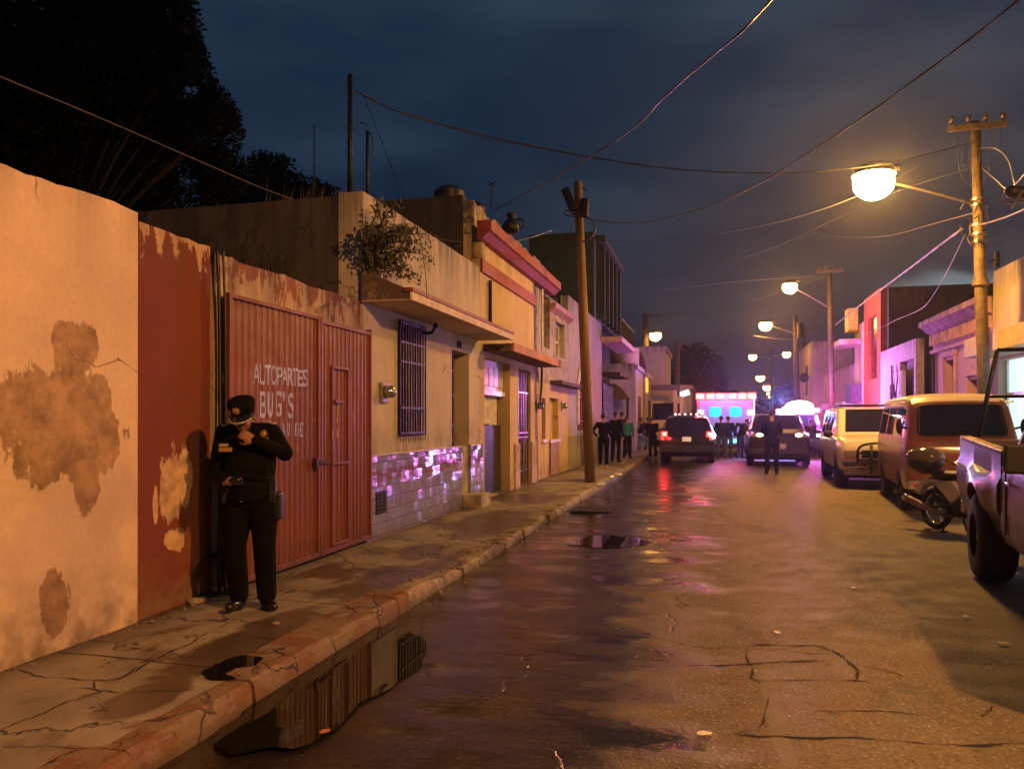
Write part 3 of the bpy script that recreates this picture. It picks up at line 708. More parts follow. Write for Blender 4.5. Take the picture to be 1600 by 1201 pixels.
# ---- weathered grey house, same height as the ochre one
M_GREY = plaster('weathered_lilac_paint', (.42, .37, .36), (.20, .16, .13), .56, .85, 4.8, 1.2, sc_=1.4)
M_OCH2 = plaster('stained_ochre_base', (.60, .45, .20), (.34, .22, .12), .62, .4, None, .1)
T = thing('house', 'weathered grey and ochre house with two upper windows before the wooden pole', 'house', (XF-3, (y3+y4)/2, SW))
u1 = (YL(848), YL(859), FX(853, 543).z, FX(853, 462).z); u2 = (YL(868), YL(882), FX(875, 558).z, FX(875, 505).z)
part('wall', front(XF, y3+.003, y4, 2.50, 4.78, [u1, u2], .22), M_GREY, T, True)
part('wall', front(XF+.004, y3+.003, y4, .02, 2.498, [n1, n2], .20), M_OCH2, T, True)
part('roof', MB().box(-9, XF-.3, y3+.01, y4, 4.6, 4.78), M_ROOFT, T, True)
w_ = part('window', MB().box(XF-.20, XF-.18, *u1), simple('olive_shutter', (.13, .12, .04), .6), T, True)
part('frame', MB().box(XF-.02, XF+.03, u1[0]-.16, u1[0]-.06, u1[2]-.1, u1[3]+.1), simple('white_trim', (.6, .55, .5), .6), w_, True)
w_ = part('window', MB().box(XF-.20, XF-.18, *u2), simple('grey_shutter', (.20, .19, .15), .6), T, True)
fr = MB(); 
for q in (0, 1): fr.box(XF-.18, XF-.15, u2[q]-.04, u2[q]+.04, u2[2], u2[3])
for z in (u2[2]+.45, u2[3]-.04): fr.box(XF-.18, XF-.15, u2[0]+.04, u2[1]-.04, z-.03, z+.03)
part('frame', fr, simple('white_trim2', (.62, .58, .6), .5), w_, True)
part('arch', MB().tube([(XF+.01, u2[0]+(u2[1]-u2[0])*i/10, u2[3]+.35*math.sin(math.pi*i/10)) for i in range(11)], .035, 6), simple('white_trim3', (.6, .56, .55), .5), w_, True, smooth=True)
part('cornice', MB().prism([(XF, 4.40), (XF+.16, 4.52), (XF+.2, 4.62), (XF, 4.62)], YL(858), y4+.05, lambda u, v, d: Vector((u, d, v))), simple('pink_cornice', (.40, .20, .19), .7, bump=.5), T, True)
part('ledge', MB().box(XF, XF+.32, YL(868, -3.9), YL(906, -3.9), 2.52, 2.62), M_MOULD, T, True, bevel=.02)
for q in (n1, n2):
    w_ = part('window', MB().box(XF-.17, XF-.15, *q), M_DARK if q is n1 else M_OCH2, T, True)
    part('sill', MB().box(XF, XF+.07, q[0]-.08, q[1]+.08, q[2]-.08, q[2]), simple('pale_sill', (.7, .62, .6), .35), w_, True, bevel=.008)
meter(838, 634, T); meter(877, 634, T)
part('cable_bundle', MB().tube(spline([(XF+.05, YL(838), 3.2), (XF+.10, YL(840), 2.9), (XF+.05, YL(843), 2.4), (XF+.07, YL(839), 1.9)], 6), .03, 7), M_BLACK, T, True, smooth=True)
part('loose_sheet', MB().box(XF+.02, XF+.05, YL(858), YL(871), .15, 1.05, ), simple('peeling_board', (.30, .17, .09), .7), T, True)
# ---- tall lilac house with the pointed window
M_LIL = plaster('lilac_grey_plaster', (.42, .40, .46), (.24, .22, .2), .66, .6, 5.2, .1)
T = thing('house', 'lilac grey house with a pointed arch window behind the wooden pole', 'house', (XF-3, (y4+y5)/2, SW))
v1 = (YL(902), YL(921), FX(910, 672).z, FX(910, 596).z)
part('wall', front(XF+.006, y4+.003, y5, .02, 5.25, [v1], .22), M_LIL, T, True)
part('roof', MB().box(-9, XF-.3, y4+.01, y5, 5.0, 5.2), M_ROOFT, T, True)
w_ = part('window', MB().box(XF-.19, XF-.17, *v1), simple('wine_door', (.14, .03, .06), .12), T, True)
part('grille', grille(v1[0]+.03, v1[1]-.03, v1[2]+.05, v1[3], XF-.03, 6, [v1[2]+.3, v1[2]+1.2, v1[3]-.5, v1[3]-.2], .014), M_REDB, w_, True)
ym = (v1[0]+v1[1])/2; hw = (v1[1]-v1[0])/2+.08
part('arch_trim', MB().tube([(XF+.03, ym-hw, v1[2]+.2), (XF+.03, ym-hw, v1[3]), (XF+.03, ym-hw*.75, v1[3]+.35), (XF+.03, ym, v1[3]+.8), (XF+.03, ym+hw*.75, v1[3]+.35), (XF+.03, ym+hw, v1[3]), (XF+.03, ym+hw, v1[2]+.2)], .06, 6), simple('pale_trim', (.55, .48, .58), .5), w_, True)
part('lower_band', front(XF+.03, y4+.003, y5, .02, 1.1, (), .02), plaster('green_grey_base', (.34, .33, .22), (.2, .16, .1), .6, .5, 1.3, .1), T, True)
# ---- tall teal building behind the wooden pole
M_TEAL = plaster('dark_teal_render', (.022, .050, .046), (.022, .022, .02), .55, .9, 8.6, None, dirt=(.012, .013, .013))
T = thing('house', 'tall dark teal building with vertical fins rising behind the wooden pole', 'building', (XF-2, 30, SW))
tz = 8.35
part('wall', MB().box(-6.45, XF+.0, 27.5, 34.5, 5.26, tz), M_TEAL, T, True)
part('wall', MB().box(-6.45, XF-.3, 27.6, 34.4, .05, 5.24), M_TEAL, T, True)
fn_ = MB()
for i in range(5):
    yy = 28.3+i*1.25; fn_.box(XF+.0, XF+.28, yy, yy+.22, 5.3, 8.0)
fins = part('fin', fn_, M_TEAL, T, True)
part('parapet', MB().box(XF-.0, XF+.34, 27.9, 34.4, 8.05, 8.30), M_TEAL, T, True)
part('window', MB().box(XF+.002, XF+.02, 28.6, 33.4, 5.5, 7.6), M_GLASSD, T, True)
bl = part('balcony', MB().box(XF, XF+.8, 29.3, 34.4, 4.55, 4.75), simple('pink_balcony', (.5, .3, .33), .6), T, True)
rr_ = MB()
for i in range(12): rr_.box(XF+.74, XF+.78, 29.4+i*.42, 29.44+i*.42, 4.75, 5.4)
rr_.box(XF+.73, XF+.79, 29.3, 34.4, 5.4, 5.46)
part('railing', rr_, M_IRON, bl, True)
part('shop_front', MB().box(XF+.002, XF+.03, YL(942), YL(958), .1, 3.0), simple('blue_shutter', (.16, .2, .42), .25), T, True)
part('awning', MB().box(XF, XF+.7, YL(941), YL(957), 3.3, 3.42), M_IRON, T, True)
# ---- lilac white corner house further on, with a round tank on its roof
X6 = -3.3
M_LW = plaster('lilac_white_plaster', (.66, .56, .62), (.3, .26, .26), .68, .75, 4.25, .1)
T = thing('house', 'pale lilac corner house under a round water tank, left of the black patrol car', 'house', (X6-3, 38, SW))
part('wall', MB().box(X6-5, X6, 35.3, 39.2, .05, 4.15), M_LW, T, True)
part('door', MB().box(X6, X6+.03, 36.6, 37.8, .15, 2.7), simple('red_brown_door', (.25, .07, .05), .3), T, True)
part('cornice', MB().box(X6, X6+.1, 35.3, 39.2, 3.9, 4.1), M_LW, T, True)
p = at(975, 570, 37)
solo('water_tank', MB().cyl(p-Vector((0, 0, .55)), p+Vector((0, 0, .78)), .72, 28).cyl(p+Vector((0, 0, .78)), p+Vector((0, 0, .86)), .6, 28, .2), simple('tank_concrete', (.36, .26, .2), .7), 'wide round tank on the roof left of the far street lamp', 'water tank', auto=40)
kk = at(970, 625, 33.5)
T = thing('kiosk', 'small blue barred entrance porch with a scalloped tile roof', 'porch', (kk.x-.3, kk.y, SW))
rf = MB().prism([(-.75, 2.35), (.75, 2.35), (.45, 2.75), (.1, 3.0), (-.1, 3.0), (-.45, 2.75)], -.6, .6, lambda u, v, d: Vector((u, d, v)))
part('roof', rf, simple('brown_tiles', (.14, .07, .06), .6, bump=.8, bs=8), T)
pm = MB()
for i in range(9): pm.box(-.6+i*.15-.012, -.6+i*.15+.012, -.5, -.476, 0, 2.35)
part('bars', pm, simple('blue_bars', (.25, .3, .6), .3), T)
part('post', MB().box(.62, .70, -.55, -.47, 0, 2.35), M_IRON, T); part('post', MB().box(-.70, -.62, -.55, -.47, 0, 2.35), M_IRON, T)
# ---- houses past the bend, left
def far_house(label, x1, y0, y1, z, m, wid=5, ops=(), extra=None, sgn=-1):
    xb = bend(x1, (y0+y1)/2)
    T = thing('house', label, 'house', (xb+sgn*wid/2, (y0+y1)/2, .1))
    part('wall', MB().box(min(xb, xb+sgn*wid), max(xb, xb+sgn*wid), y0, y1, .05, z), m, T, True)
    part('parapet', MB().box(min(xb-sgn*.12, xb), max(xb-sgn*.12, xb), y0-.05, y1, z-.25, z-.02), m, T, True)
    for (a, b, c, d, mm, nm) in ops:
        part(nm, MB().box(min(xb-sgn*.02, xb), max(xb-sgn*.02, xb), a, b, c, d), mm, T, True)
    return T
M_BEIGE = plaster('beige_far', (.42, .36, .26), (.26, .2, .15), .66, .5, 6, .1)
M_YLIT = glow('amber_sign_light', (1, .42, .03), 1.6)
p = at(1010, 590, 41)
far_house('narrow house with a lit amber panel and a rounded maroon gable', -3.2, 39.4, 43.5, 4.0, M_BEIGE, 4, [(39.6, 41.2, 3.0, 3.75, M_YLIT, 'lit_panel'), (41.5, 43, .2, 2.6, M_DARK, 'door')])
solo('gable', MB().prism([(.7*math.cos(math.pi*i/12), 1.35*math.sin(math.pi*i/12)) for i in range(13)], 0, .25, lambda u, v, d: Vector((bend(-3.9, 41)+u, 40+d, 4.0+v))), simple('maroon', (.10, .03, .035), .6), 'rounded maroon gable standing on the narrow house', 'gable')
far_house('beige block with a white edged flat roof, behind the dark pole', -3.0, 47, 54, 6.0, M_BEIGE, 4.2, [(48, 49, 1, 3, M_DARK, 'window')])
far_house('long low house fading into the dark on the left side', -2.6, 55, 80, 4.0, M_BEIGE, 5, [(57, 58, .2, 2.4, M_DARK, 'door'), (60, 61, 1, 2.4, M_DARK, 'window')])
xb = at(1031, 655, 43).x
T = thing('gateway', 'grey concrete portal frame in front of the parked lorry', 'gateway', (xb, 43, .1))
part('post', MB().box(-.95, -.75, 0, .3, 0, 3.1), M_LW, T); part('post', MB().box(.78, .98, 0, .3, 0, 3.1), M_LW, T)
part('beam', MB().box(-1.05, 1.08, -.05, .35, 3.1, 3.4), simple('dark_beam', (.12, .09, .13), .7), T)

# ================================================================== HOUSES ON THE RIGHT (street face at X = 7)
XR = 7.0
def YR(px, X=XR): return FX(px, HY, X).y
def ZR(px, py, X=XR): return FX(px, py, X).z
M_SHOPW = plaster('beige_shop_render', (.50, .42, .32), (.3, .24, .18), .66, .5, 5.4, None)
T = thing('house', 'beige shop building with a brightly lit white front at the right edge', 'shop', (XR+3, 17, .14))
ys0, ys1 = 8.0, YR(1552)
op = (11.0, ys1-.35, .30, 3.08)
part('wall', front(XR, ys0, ys1, .05, 5.36, [op], .28, sgn=1), M_SHOPW, T, True)
part('roof', MB().box(XR+.3, XR+5, ys0, ys1, 5.0, 5.2), M_ROOFT, T, True)
part('fascia', MB().box(XR-.8, XR, 10, YR(1506, 6.2), 3.14, 3.60), simple('cream_fascia', (.36, .29, .19), .6), T, True, bevel=.02)
part('shop_window', MB().box(XR+.24, XR+.26, op[0], op[1], op[2], op[3]), glow('lit_shop_white', (.72, .92, 1.0), 1.1), T, True)
fr = MB()
for i in range(9): 
    y = op[0]+.05+(op[1]-op[0]-.1)*i/8; fr.box(XR+.17, XR+.22, y-.025, y+.025, op[2], op[3])
fr.box(XR+.16, XR+.225, op[0], op[1], 2.2, 2.26)
part('window_frame', fr, simple('white_frame', (.75, .75, .75), .4), T, True)
point('shop_light', (XR-.1, 17.5, 2.7), (.75, .9, 1), 45, .4)
# purple colonial house
M_COL = plaster('rose_colonial_paint', (.52, .30, .44), (.34, .20, .26), .60, .7, 4.8, .1, sc_=1.6)
cy0_, cy1_ = ys1+.01, YR(1458)
T = thing('house', 'ornate rose coloured house with a deep dentilled cornice', 'house', (XR+3, (cy0_+cy1_)/2, .14))
op1 = (YR(1492), YR(1477), .6, ZR(1484, 562)); op2 = (YR(1533), YR(1514), .6, ZR(1523, 592))
part('wall', front(XR, cy0_, cy1_, .05, 4.75, [op1, op2], .25, sgn=1), M_COL, T, True)
part('roof', MB().box(XR+.3, XR+5, cy0_, cy1_, 4.3, 4.5), M_ROOFT, T, True)
part('cornice', MB().prism([(XR, 4.30), (XR-.18, 4.40), (XR-.35, 4.56), (XR-.42, 4.58), (XR-.42, 4.74), (XR, 4.76)], cy0_, cy1_+.1, lambda u, v, d: Vector((u, d, v))), M_COL, T, True)
y = cy0_+.1
while y < cy1_-.1: part('dentil', MB().box(XR-.16, XR-.003, y, y+.16, 3.95, 4.28), M_COL, T, True); y += .42
part('string_course', MB().box(XR-.1, XR-.002, cy0_, cy1_, 3.72, 3.82), M_COL, T, True)
for q in (op1, op2):
    w_ = part('door', MB().box(XR+.2, XR+.22, *q), simple('dark_violet_door', (.05, .03, .07), .2), T, True)
    part('door_frame', MB().box(XR-.05, XR-.002, q[0]-.14, q[0]-.01, .3, q[3]+.1).box(XR-.05, XR-.002, q[1]+.01, q[1]+.14, .3, q[3]+.1).box(XR-.07, XR-.004, q[0]-.2, q[1]+.2, q[3]+.101, q[3]+.26), M_COL, w_, True)
part('drainpipe', MB().cyl((XR-.06, YR(1462), .1), (XR-.06, YR(1462), 3.7), .05, 10), M_IRON, T, True, smooth=True)
# low lilac front
M_LR = plaster('lilac_front', (.55, .42, .56), (.3, .22, .3), .62, .6, 4.5, .1)
a, b = YR(1431), YR(1376)
T = thing('house', 'low lilac front with a ragged opening and white pillar beside the tall dark wall', 'house', (XR+1.5, (a+b)/2, .14))
op1 = (YR(1428), YR(1406), 2.2, ZR(1415, 563)); op2 = (YR(1398), YR(1390), .2, ZR(1394, 600))
part('wall', front(XR, a, b, .05, 4.45, [op1, op2], .25, sgn=1), M_LR, T, True)
part('window', MB().box(XR+.2, XR+.22, *op1), simple('dim_brown', (.10, .06, .05), .6), T, True)
part('door', MB().box(XR+.2, XR+.22, *op2), M_DARK, T, True)
part('pillar', MB().box(XR-.16, XR-.005, YR(1416), YR(1403), .1, 3.4), simple('white_pillar', (.75, .62, .74), .5), T, True, bevel=.02)
T = thing('bush', 'dark leafless climber growing over the white pillar', 'plant', (XR-.2, YR(1410), .14))
random.seed(3)
bsh = MB()
for i in range(9):
    y0 = YR(1410)+random.uniform(-.2, .2); pts = [Vector((XR-.25, y0, .15))]
    for k in range(7): pts.append(pts[-1]+Vector((random.uniform(-.08, .05), random.uniform(-.3, .3), .5)))
    bsh.tube(pts, [.05-.006*k for k in range(8)], 5)
part('stem', bsh, simple('bark_dark', (.03, .02, .02), .8), T, True)
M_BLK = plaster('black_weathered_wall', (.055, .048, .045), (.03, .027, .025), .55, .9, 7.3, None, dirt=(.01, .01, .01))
# tower house with red front
tw0, tw1, tw2 = b+.01, YR(1350), YR(1336)
T = thing('house', 'tall dark building with a brick red and cream street front', 'building', (XR+4, (tw0+tw2)/2, .14))
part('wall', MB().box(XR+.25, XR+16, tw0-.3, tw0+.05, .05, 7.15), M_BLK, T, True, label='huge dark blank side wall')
wr = (YR(1370), YR(1356), 3.4, 6.2)
part('wall', front(XR, tw0, tw1, .05, 7.2, [wr], .2, back=3, sgn=1), plaster('brick_red_front', (.42, .085, .035), (.3, .1, .06), .7, .3, 7.2, .1), T, True)
part('wall', MB().box(XR-.02, XR+3, tw1+.005, tw2, .05, 6.2), plaster('cream_front', (.66, .52, .44), (.4, .3, .25), .7, .3, 6.2, .1), T, True)
part('window', MB().box(XR+.15, XR+.17, *wr), simple('maroon_glass', (.06, .02, .02), .2), T, True)
part('sign_box', MB().box(XR-.5, XR-.06, YR(1343), YR(1337), 5.9, 7.0), simple('yellow_box', (.6, .42, .08), .5), T, True)
part('canopy', MB().box(XR-1.0, XR-.03, YR(1347), YR(1330), 5.2, 5.45), simple('pink_canopy', (.62, .40, .42), .5), T, True, bevel=.02)
part('air_conditioner', MB().box(XR-.5, XR-.03, YR(1347), YR(1338), 2.4, 3.3), simple('blue_grey_box', (.12, .12, .2), .5), T, True, bevel=.02)
# magenta mural wall, purple/ochre corner house, further ones
M_MAG = plaster('magenta_wall', (.60, .30, .46), (.36, .2, .42), .52, .4, 4.6, .1, sc_=1.5)
a, b = tw2+.02, tw2+11
T = thing('house', 'pink low building with a dark raised roof and white ledge, right of the far poles', 'house', (XR+3, (a+b)/2, .14))
part('wall', MB().box(XR, XR+6, a, b, .05, 4.4), M_MAG, T, True)
part('upper_storey', MB().box(XR+1.2, XR+8, a, b-3, 4.42, 6.4), simple('dark_maroon_block', (.07, .03, .035), .8), T, True)
part('ledge', MB().box(XR-.5, XR, a+.5, b-3, 2.2, 2.5), simple('white_ledge', (.75, .6, .75), .5), T, True)
for q in (0, 3, 6): part('door', MB().box(XR-.03, XR, a+1+q, a+2.2+q, .15, 2.1), simple('door_dark%d' % q, (.1, .04, .08), .4), T, True)
a = b+.1; xx = 6.3
T = thing('house', 'corner house with ochre street side and violet end wall', 'house', (xx+2.5, a+5, .14))
part('wall', MB().box(xx, xx+5, a, a+10, .05, 6.6), plaster('violet_ochre', (.52, .40, .34), (.36, .3, .3), .6, .5, 6.6, .1), T, True)
part('window', MB().box(xx-.03, xx, a+2, a+3, 3.2, 5.2), M_DARK, T, True)
part('door', MB().box(xx-.03, xx, a+5, a+6.4, .15, 2.6), M_DARK, T, True)
part('street_lantern', MB().ball((xx-.4, a+.5, 4.3), .3), M_DARK, T, True, smooth=True)
a2 = a+10.2
far_house('small ochre house furthest up the right side', bend(6.2, a2+6)-(a2+6-44)*.055, a2, a2+12, 4.6, plaster('ochre_far', (.5, .36, .2), (.3, .2, .12), .66, .4, 4.6, .1), 6, [(a2+1, a2+2, .2, 2.6, M_DARK, 'door')], sgn=1)
far_house('long dim row closing the far right side of the street', bend(6.2, 110)-(110-44)*.055, a2+13, a2+60, 4.2, plaster('dim_far', (.3, .22, .16), (.2, .15, .1), .66, .4, 4.6, .1), 6, [(a2+15, a2+16, .2, 2.6, M_DARK, 'door')], sgn=1)

# ---- cracks that can be followed with the eye
def zroad(x, y): return .012*(mnoise.noise(Vector((x*.8, y*.35, 2)))) - (.02 if x < -2.0 else 0)
def crack(pts, zf, w=.016, seed=0, z=0.0):
    P = spline([G(a, b_, z) for a, b_ in pts], 10); m = MB(); L = []; Rr = []
    Q = [P[0]]
    for a, b_ in zip(P, P[1:]):
        k = max(1, int((b_-a).length/.03))
        for i in range(1, k+1): Q.append(a.lerp(b_, i/k))
    for i, p in enumerate(Q):
        t = (Q[min(i+1, len(Q)-1)]-Q[max(i-1, 0)]); t.z = 0; t.normalize(); n = Vector((-t.y, t.x, 0)); s = seed*7.1
        c = p+n*(.035*mnoise.noise(Vector((i*.11, s, 0)))+.014*mnoise.noise(Vector((i*.5, s, 4)))); ww = w*max(.12, .55+1.1*mnoise.noise(Vector((i*.23, s, 9))))*min(1, i/6+.2, (len(Q)-i)/6+.1)
        a, b_ = c+n*ww*.5, c-n*ww*.5; a.z = zf(a.x, a.y)+.004; b_.z = zf(b_.x, b_.y)+.004; L.append(a); Rr.append(b_)
    return m.add(L+Rr, [(i, i+1, len(L)+i+1, len(L)+i) for i in range(len(L)-1)])
M_CRK = simple('crack_dirt', (.012, .009, .007), .95, var=.1)
road_cr = [([(1165, 1010), (1215, 1008), (1275, 1009), (1300, 1018), (1330, 1035), (1338, 1048), (1340, 1062)], .030), ([(1070, 1040), (1120, 1041), (1175, 1038), (1230, 1034), (1310, 1032)], .028), ([(1165, 1015), (1172, 1040), (1178, 1062), (1250, 1064), (1330, 1062), (1368, 1070)], .018), ([(1330, 1036), (1370, 1043), (1415, 1056)], .01),
 ([(1150, 1150), (1230, 1154), (1320, 1153), (1410, 1156), (1500, 1162), (1600, 1160)], .030), ([(1180, 1095), (1270, 1108), (1380, 1110), (1460, 1118)], .012), ([(1000, 1040), (1060, 1041), (1110, 1048)], .012), ([(1150, 1150), (1192, 1130), (1196, 1090)], .016), ([(1175, 870), (1182, 876), (1200, 878)], .02), ([(1530, 1118), (1545, 1110), (1552, 1102)], .02), ([(1540, 1075), (1548, 1068)], .02), ([(1020, 895), (1130, 893), (1260, 897)], .012)]
for i, (p_, w_) in enumerate(road_cr): solo('road_crack', crack(p_, zroad, w_, i), M_CRK, kind='structure')
pave_cr = [([(0, 1143), (25, 1130), (60, 1118), (90, 1104), (130, 1088), (165, 1078)], .022), ([(110, 1075), (165, 1078), (230, 1080), (310, 1078)], .020), ([(20, 1045), (60, 1055), (120, 1060), (175, 1062), (200, 1055), (240, 1030), (265, 1020), (300, 1004), (330, 986), (372, 965)], .020), ([(150, 1060), (155, 1075)], .014), ([(330, 986), (380, 992), (430, 1000), (460, 1010)], .012), ([(180, 1062), (215, 1040), (250, 1024)], .03), ([(0, 1170), (70, 1168), (190, 1168)], .010), ([(60, 1200), (100, 1180), (130, 1168)], .02), ([(620, 880), (650, 868), (700, 850), (735, 846)], .016), ([(640, 885), (680, 862), (705, 840), (760, 835)], .014), ([(560, 905), (620, 895), (690, 870)], .014), ([(700, 830), (720, 818), (760, 815), (800, 808)], .014)]
for i, (p_, w_) in enumerate(pave_cr): solo('pavement_crack', crack(p_, pz, w_*.68, i+20, SW), M_CRK, kind='structure')
random.seed(44)
m_ = simple('rubble_chip', (.26, .20, .13), .9, bump=.6)
def chip(x, y, z, r, grp, lab, mm):
    c = MB().ball((0, 0, r*.4), (r, r*random.uniform(.6, 1), r*random.uniform(.4, .7)), 9, 6); sd = random.random()*50
    c.v = [v*(1+.5*mnoise.noise(v*30+Vector((sd, 0, 0)))) for v in c.v]
    o = solo('rubble', c.mesh('rubble'), mm, lab, 'rubble', grp, loc=(x, y, z)); o.rotation_euler.z = random.uniform(0, 6)
for k in range(26):
    y = random.uniform(6.6, 12.5); x = -2.5+random.uniform(-.22, .20); chip(x, y, (kerbh(y) if x < -2.5 else .0), random.uniform(.012, .042), 'rubble along the broken kerb', 'small chip of rubble lying along the broken part of the kerb', m_)
for k in range(16):
    y = random.uniform(3.6, 5.6); chip(-4.05+random.uniform(.02, .14), y, SW, random.uniform(.006, .02), 'plaster crumbs under the wall', 'small crumb of plaster at the foot of the pale wall', m_)
wl = [o for o in COL.objects if o.name == 'wall' and o.parent is None]
# ================================================================== POLES, STREET LAMPS, WIRES
M_WOOD = simple('creosoted_pole', (.07, .045, .028), .75, var=.3, bump=.6, bs=14)
M_CONC = simple('concrete_pole', (.13, .09, .055), .7, var=.2, bump=.4)
M_STEEL = simple('galvanised_arm', (.40, .36, .30), .35, .8)
M_WIRE = simple('weathered_cable', (.022, .02, .022), .45)
M_WIREP = simple('pale_cable', (.13, .10, .115), .35)
M_LENS = glow('sodium_lens', (1, .47, .085), 560); M_LENS2 = glow('second_sodium_lens', (1, .45, .07), 430); M_LENS3 = glow('third_sodium_lens', (1, .45, .07), 230)
M_LENSF = glow('far_sodium_lens', (1, .50, .12), 14)
def lamp_head(T, p, d, r=.17, m=None):
    """cobra head: hood above, glowing bowl below; p lens centre, d unit direction back to the pole"""
    d = Vector((d.x, d.y, 0)).normalized(); s = Vector((-d.y, d.x, 0))
    Mx = Matrix((d, s, Vector((0, 0, 1)))).transposed()
    hd = MB(); rg = []
    for k in range(7):
        a = R(18+72*k/6*.97); rg.append([p+Mx @ Vector((r*1.22*math.cos(a)*math.cos(q), r*1.14*math.cos(a)*math.sin(q), r*1.10*math.sin(a))) for q in [2*math.pi*j/22 for j in range(22)]])
    hd.loft(rg, False); hd.loft([[v+Vector((0, 0, .012)) for v in q_] for q_ in rg], False)
    h = part('lamp_hood', hd, M_STEEL, T, True, smooth=True)
    part('socket', MB().tube([p+Vector((0, 0, r*1.0))+d*.05, p+Vector((0, 0, r*.9))+d*(r+.25)], [.07, .05], 10), M_STEEL, h, True, smooth=True)
    part('lens', MB().ball(p-Vector((0, 0, .03)), (r*1.08, r, r*.92), 24, 14, Mx), m or M_LENS, h, True, smooth=True)
def lamp_arm(T, base, p, r=.03):
    mid = base.lerp(p, .55)+Vector((0, 0, .06))
    part('arm', MB().tube(spline([base, mid, p+Vector((0, 0, .05))], 8), r, 8), M_STEEL, T, True, smooth=True)
def ins(m, c, r=.05, h=.16):
    m.cyl(c, c+Vector((0, 0, h*.4)), r*.4, 8).cyl(c+Vector((0, 0, h*.4)), c+Vector((0, 0, h)), r, 10, r*.7)
def crossarm_pole(name, label, px, dtop, pyt, r, arm, group=None, m=None, lean=0, base_z=.14, arms=4, X=None):
    top = at(px, pyt, dtop); base = Vector((top.x+lean, top.y, base_z))
    T = thing(name, label, 'utility pole', base, 0, group)
    part('shaft', MB().tube([base, base.lerp(top, .5), top], [r*1.25, r*1.1, r*.85], 14), m or M_WOOD, T, True, smooth=True)
    if arm:
        a = top+Vector((-arm, 0, -.12)); b = top+Vector((arm, 0, -.16))
        part('crossarm', MB().box(-arm, arm, -.05, .05, -.07, .07, Matrix.Translation(top+Vector((0, -.12*r/.11, -.16)))), M_WOOD, T, True, bevel=.01)
        for i in range(arms):
            k = MB(); ins(k, top+Vector((-arm+.08+(2*arm-.16)*i/(arms-1), -.12*r/.11, -.09)), .06, .2); part('insulator', k, simple('brown_insulator%d' % i, (.07, .035, .03), .3) if i == 0 and name == 'utility_pole' and 'brown_insulator0' not in bpy.data.materials else bpy.data.materials.get('brown_insulator0', M_DARK), T, True, smooth=True)
    return T, top, base
T1, top1, base1 = crossarm_pole('utility_pole', 'nearest right hand utility pole with crossarm and a tangle of cables, behind the orange van', 1524, 17.6, 190, .115, .60, m=M_CONC, lean=.24)
T1n = T1
def onpole(py, top, base, d=None):
    z = None
    t = None
    # point on shaft whose picture height is py
    for i in range(200):
        q = base.lerp(top, i/199); dd = -q.x*S_+q.y*C_
        if HY-FPX*(q.z-CAMH)/dd <= py: return q
    return top
for py in (312, 322, 352, 366, 378): 
    q = onpole(py, top1, base1); part('clamp', MB().cyl(q-Vector((0, 0, .03)), q+Vector((0, 0, .03)), .15, 16), M_STEEL, T1, True, auto=40)
q = onpole(442, top1, base1); part('collar', MB().cyl(q-Vector((0, 0, .10)), q+Vector((0, 0, .06)), .18, 18, .15), M_CONC, T1, True, auto=40)
random.seed(12)
for k in range(7):
    q = onpole(330+k*8, top1, base1); pts = []
    n = 9; ax = random.uniform(.12, .34); ay = random.uniform(.1, .25); ph = random.uniform(0, 6)
    c = q+Vector((random.uniform(-.30, .30), random.uniform(-.2, .1), random.uniform(-.12, .12)))
    for i in range(n): a = ph+i*6.0/n; pts.append(c+Vector((ax*math.cos(a), .1*math.sin(a*1.3), ay*math.sin(a))))
    part('cable_loop', MB().tube(spline(pts, 5), .010, 6), M_WIREP if k % 2 else M_WIRE, T1, True, smooth=True)
for k in range(8):
    q = top1+Vector((random.uniform(-.55, .5), -.15, -.25)); e = onpole(250+k*8, top1, base1); md = q.lerp(e, .5)+Vector((random.uniform(-.3, .3), -.1, -.35))
    part('jumper_wire', MB().tube(spline([q, md, e], 6), .007, 5), M_WIRE, T1, True, smooth=True)
TL = thing('street_lamp', 'nearest and largest glowing street lamp, on a long arm from the right hand pole', 'street lamp', LAMP1)
lamp_arm(TL, onpole(322, top1, base1), LAMP1); lamp_head(TL, LAMP1, onpole(322, top1, base1)-LAMP1, .40)
LG = 'glowing street lamps receding down the road'
T2, top2, base2 = crossarm_pole('utility_pole', 'second right hand utility pole, crossarm against the sky behind the white car', 1296, 36, 419, .12, .58, lean=.14)
TL = thing('street_lamp', 'second glowing street lamp down the right side, left of the pole with a crossarm', 'street lamp', LAMP2, 0, LG)
lamp_arm(TL, onpole(482, top2, base2), LAMP2, .035); lamp_head(TL, LAMP2, onpole(482, top2, base2)-LAMP2, .30, M_LENS2)
T3, top3, base3 = crossarm_pole('utility_pole', 'third right hand pole, thick dark top near the ochre corner house', 1242, 50, 493, .16, 0, lean=.2)
part('transformer', MB().cyl(top3+Vector((.30, 0, -1.5)), top3+Vector((.30, 0, -.5)), .24, 16), M_IRON, T3, True, auto=40)
TL = thing('street_lamp', 'third glowing street lamp down the right side, above the lit ambulance', 'street lamp', LAMP3, 0, LG)
lamp_arm(TL, onpole(522, top3, base3), LAMP3, .045); lamp_head(TL, LAMP3, top3-LAMP3, .36, M_LENS3)
T4, top4, base4 = crossarm_pole('utility_pole', 'short dark pole with a small crossarm against the ochre corner house', 1256, 56, 513, .17, .9, arms=3)
T5, top5, base5 = crossarm_pole('utility_pole', 'distant slim pole between the last street lamps', 1206, 78, 545, .16, 0, m=M_CONC)
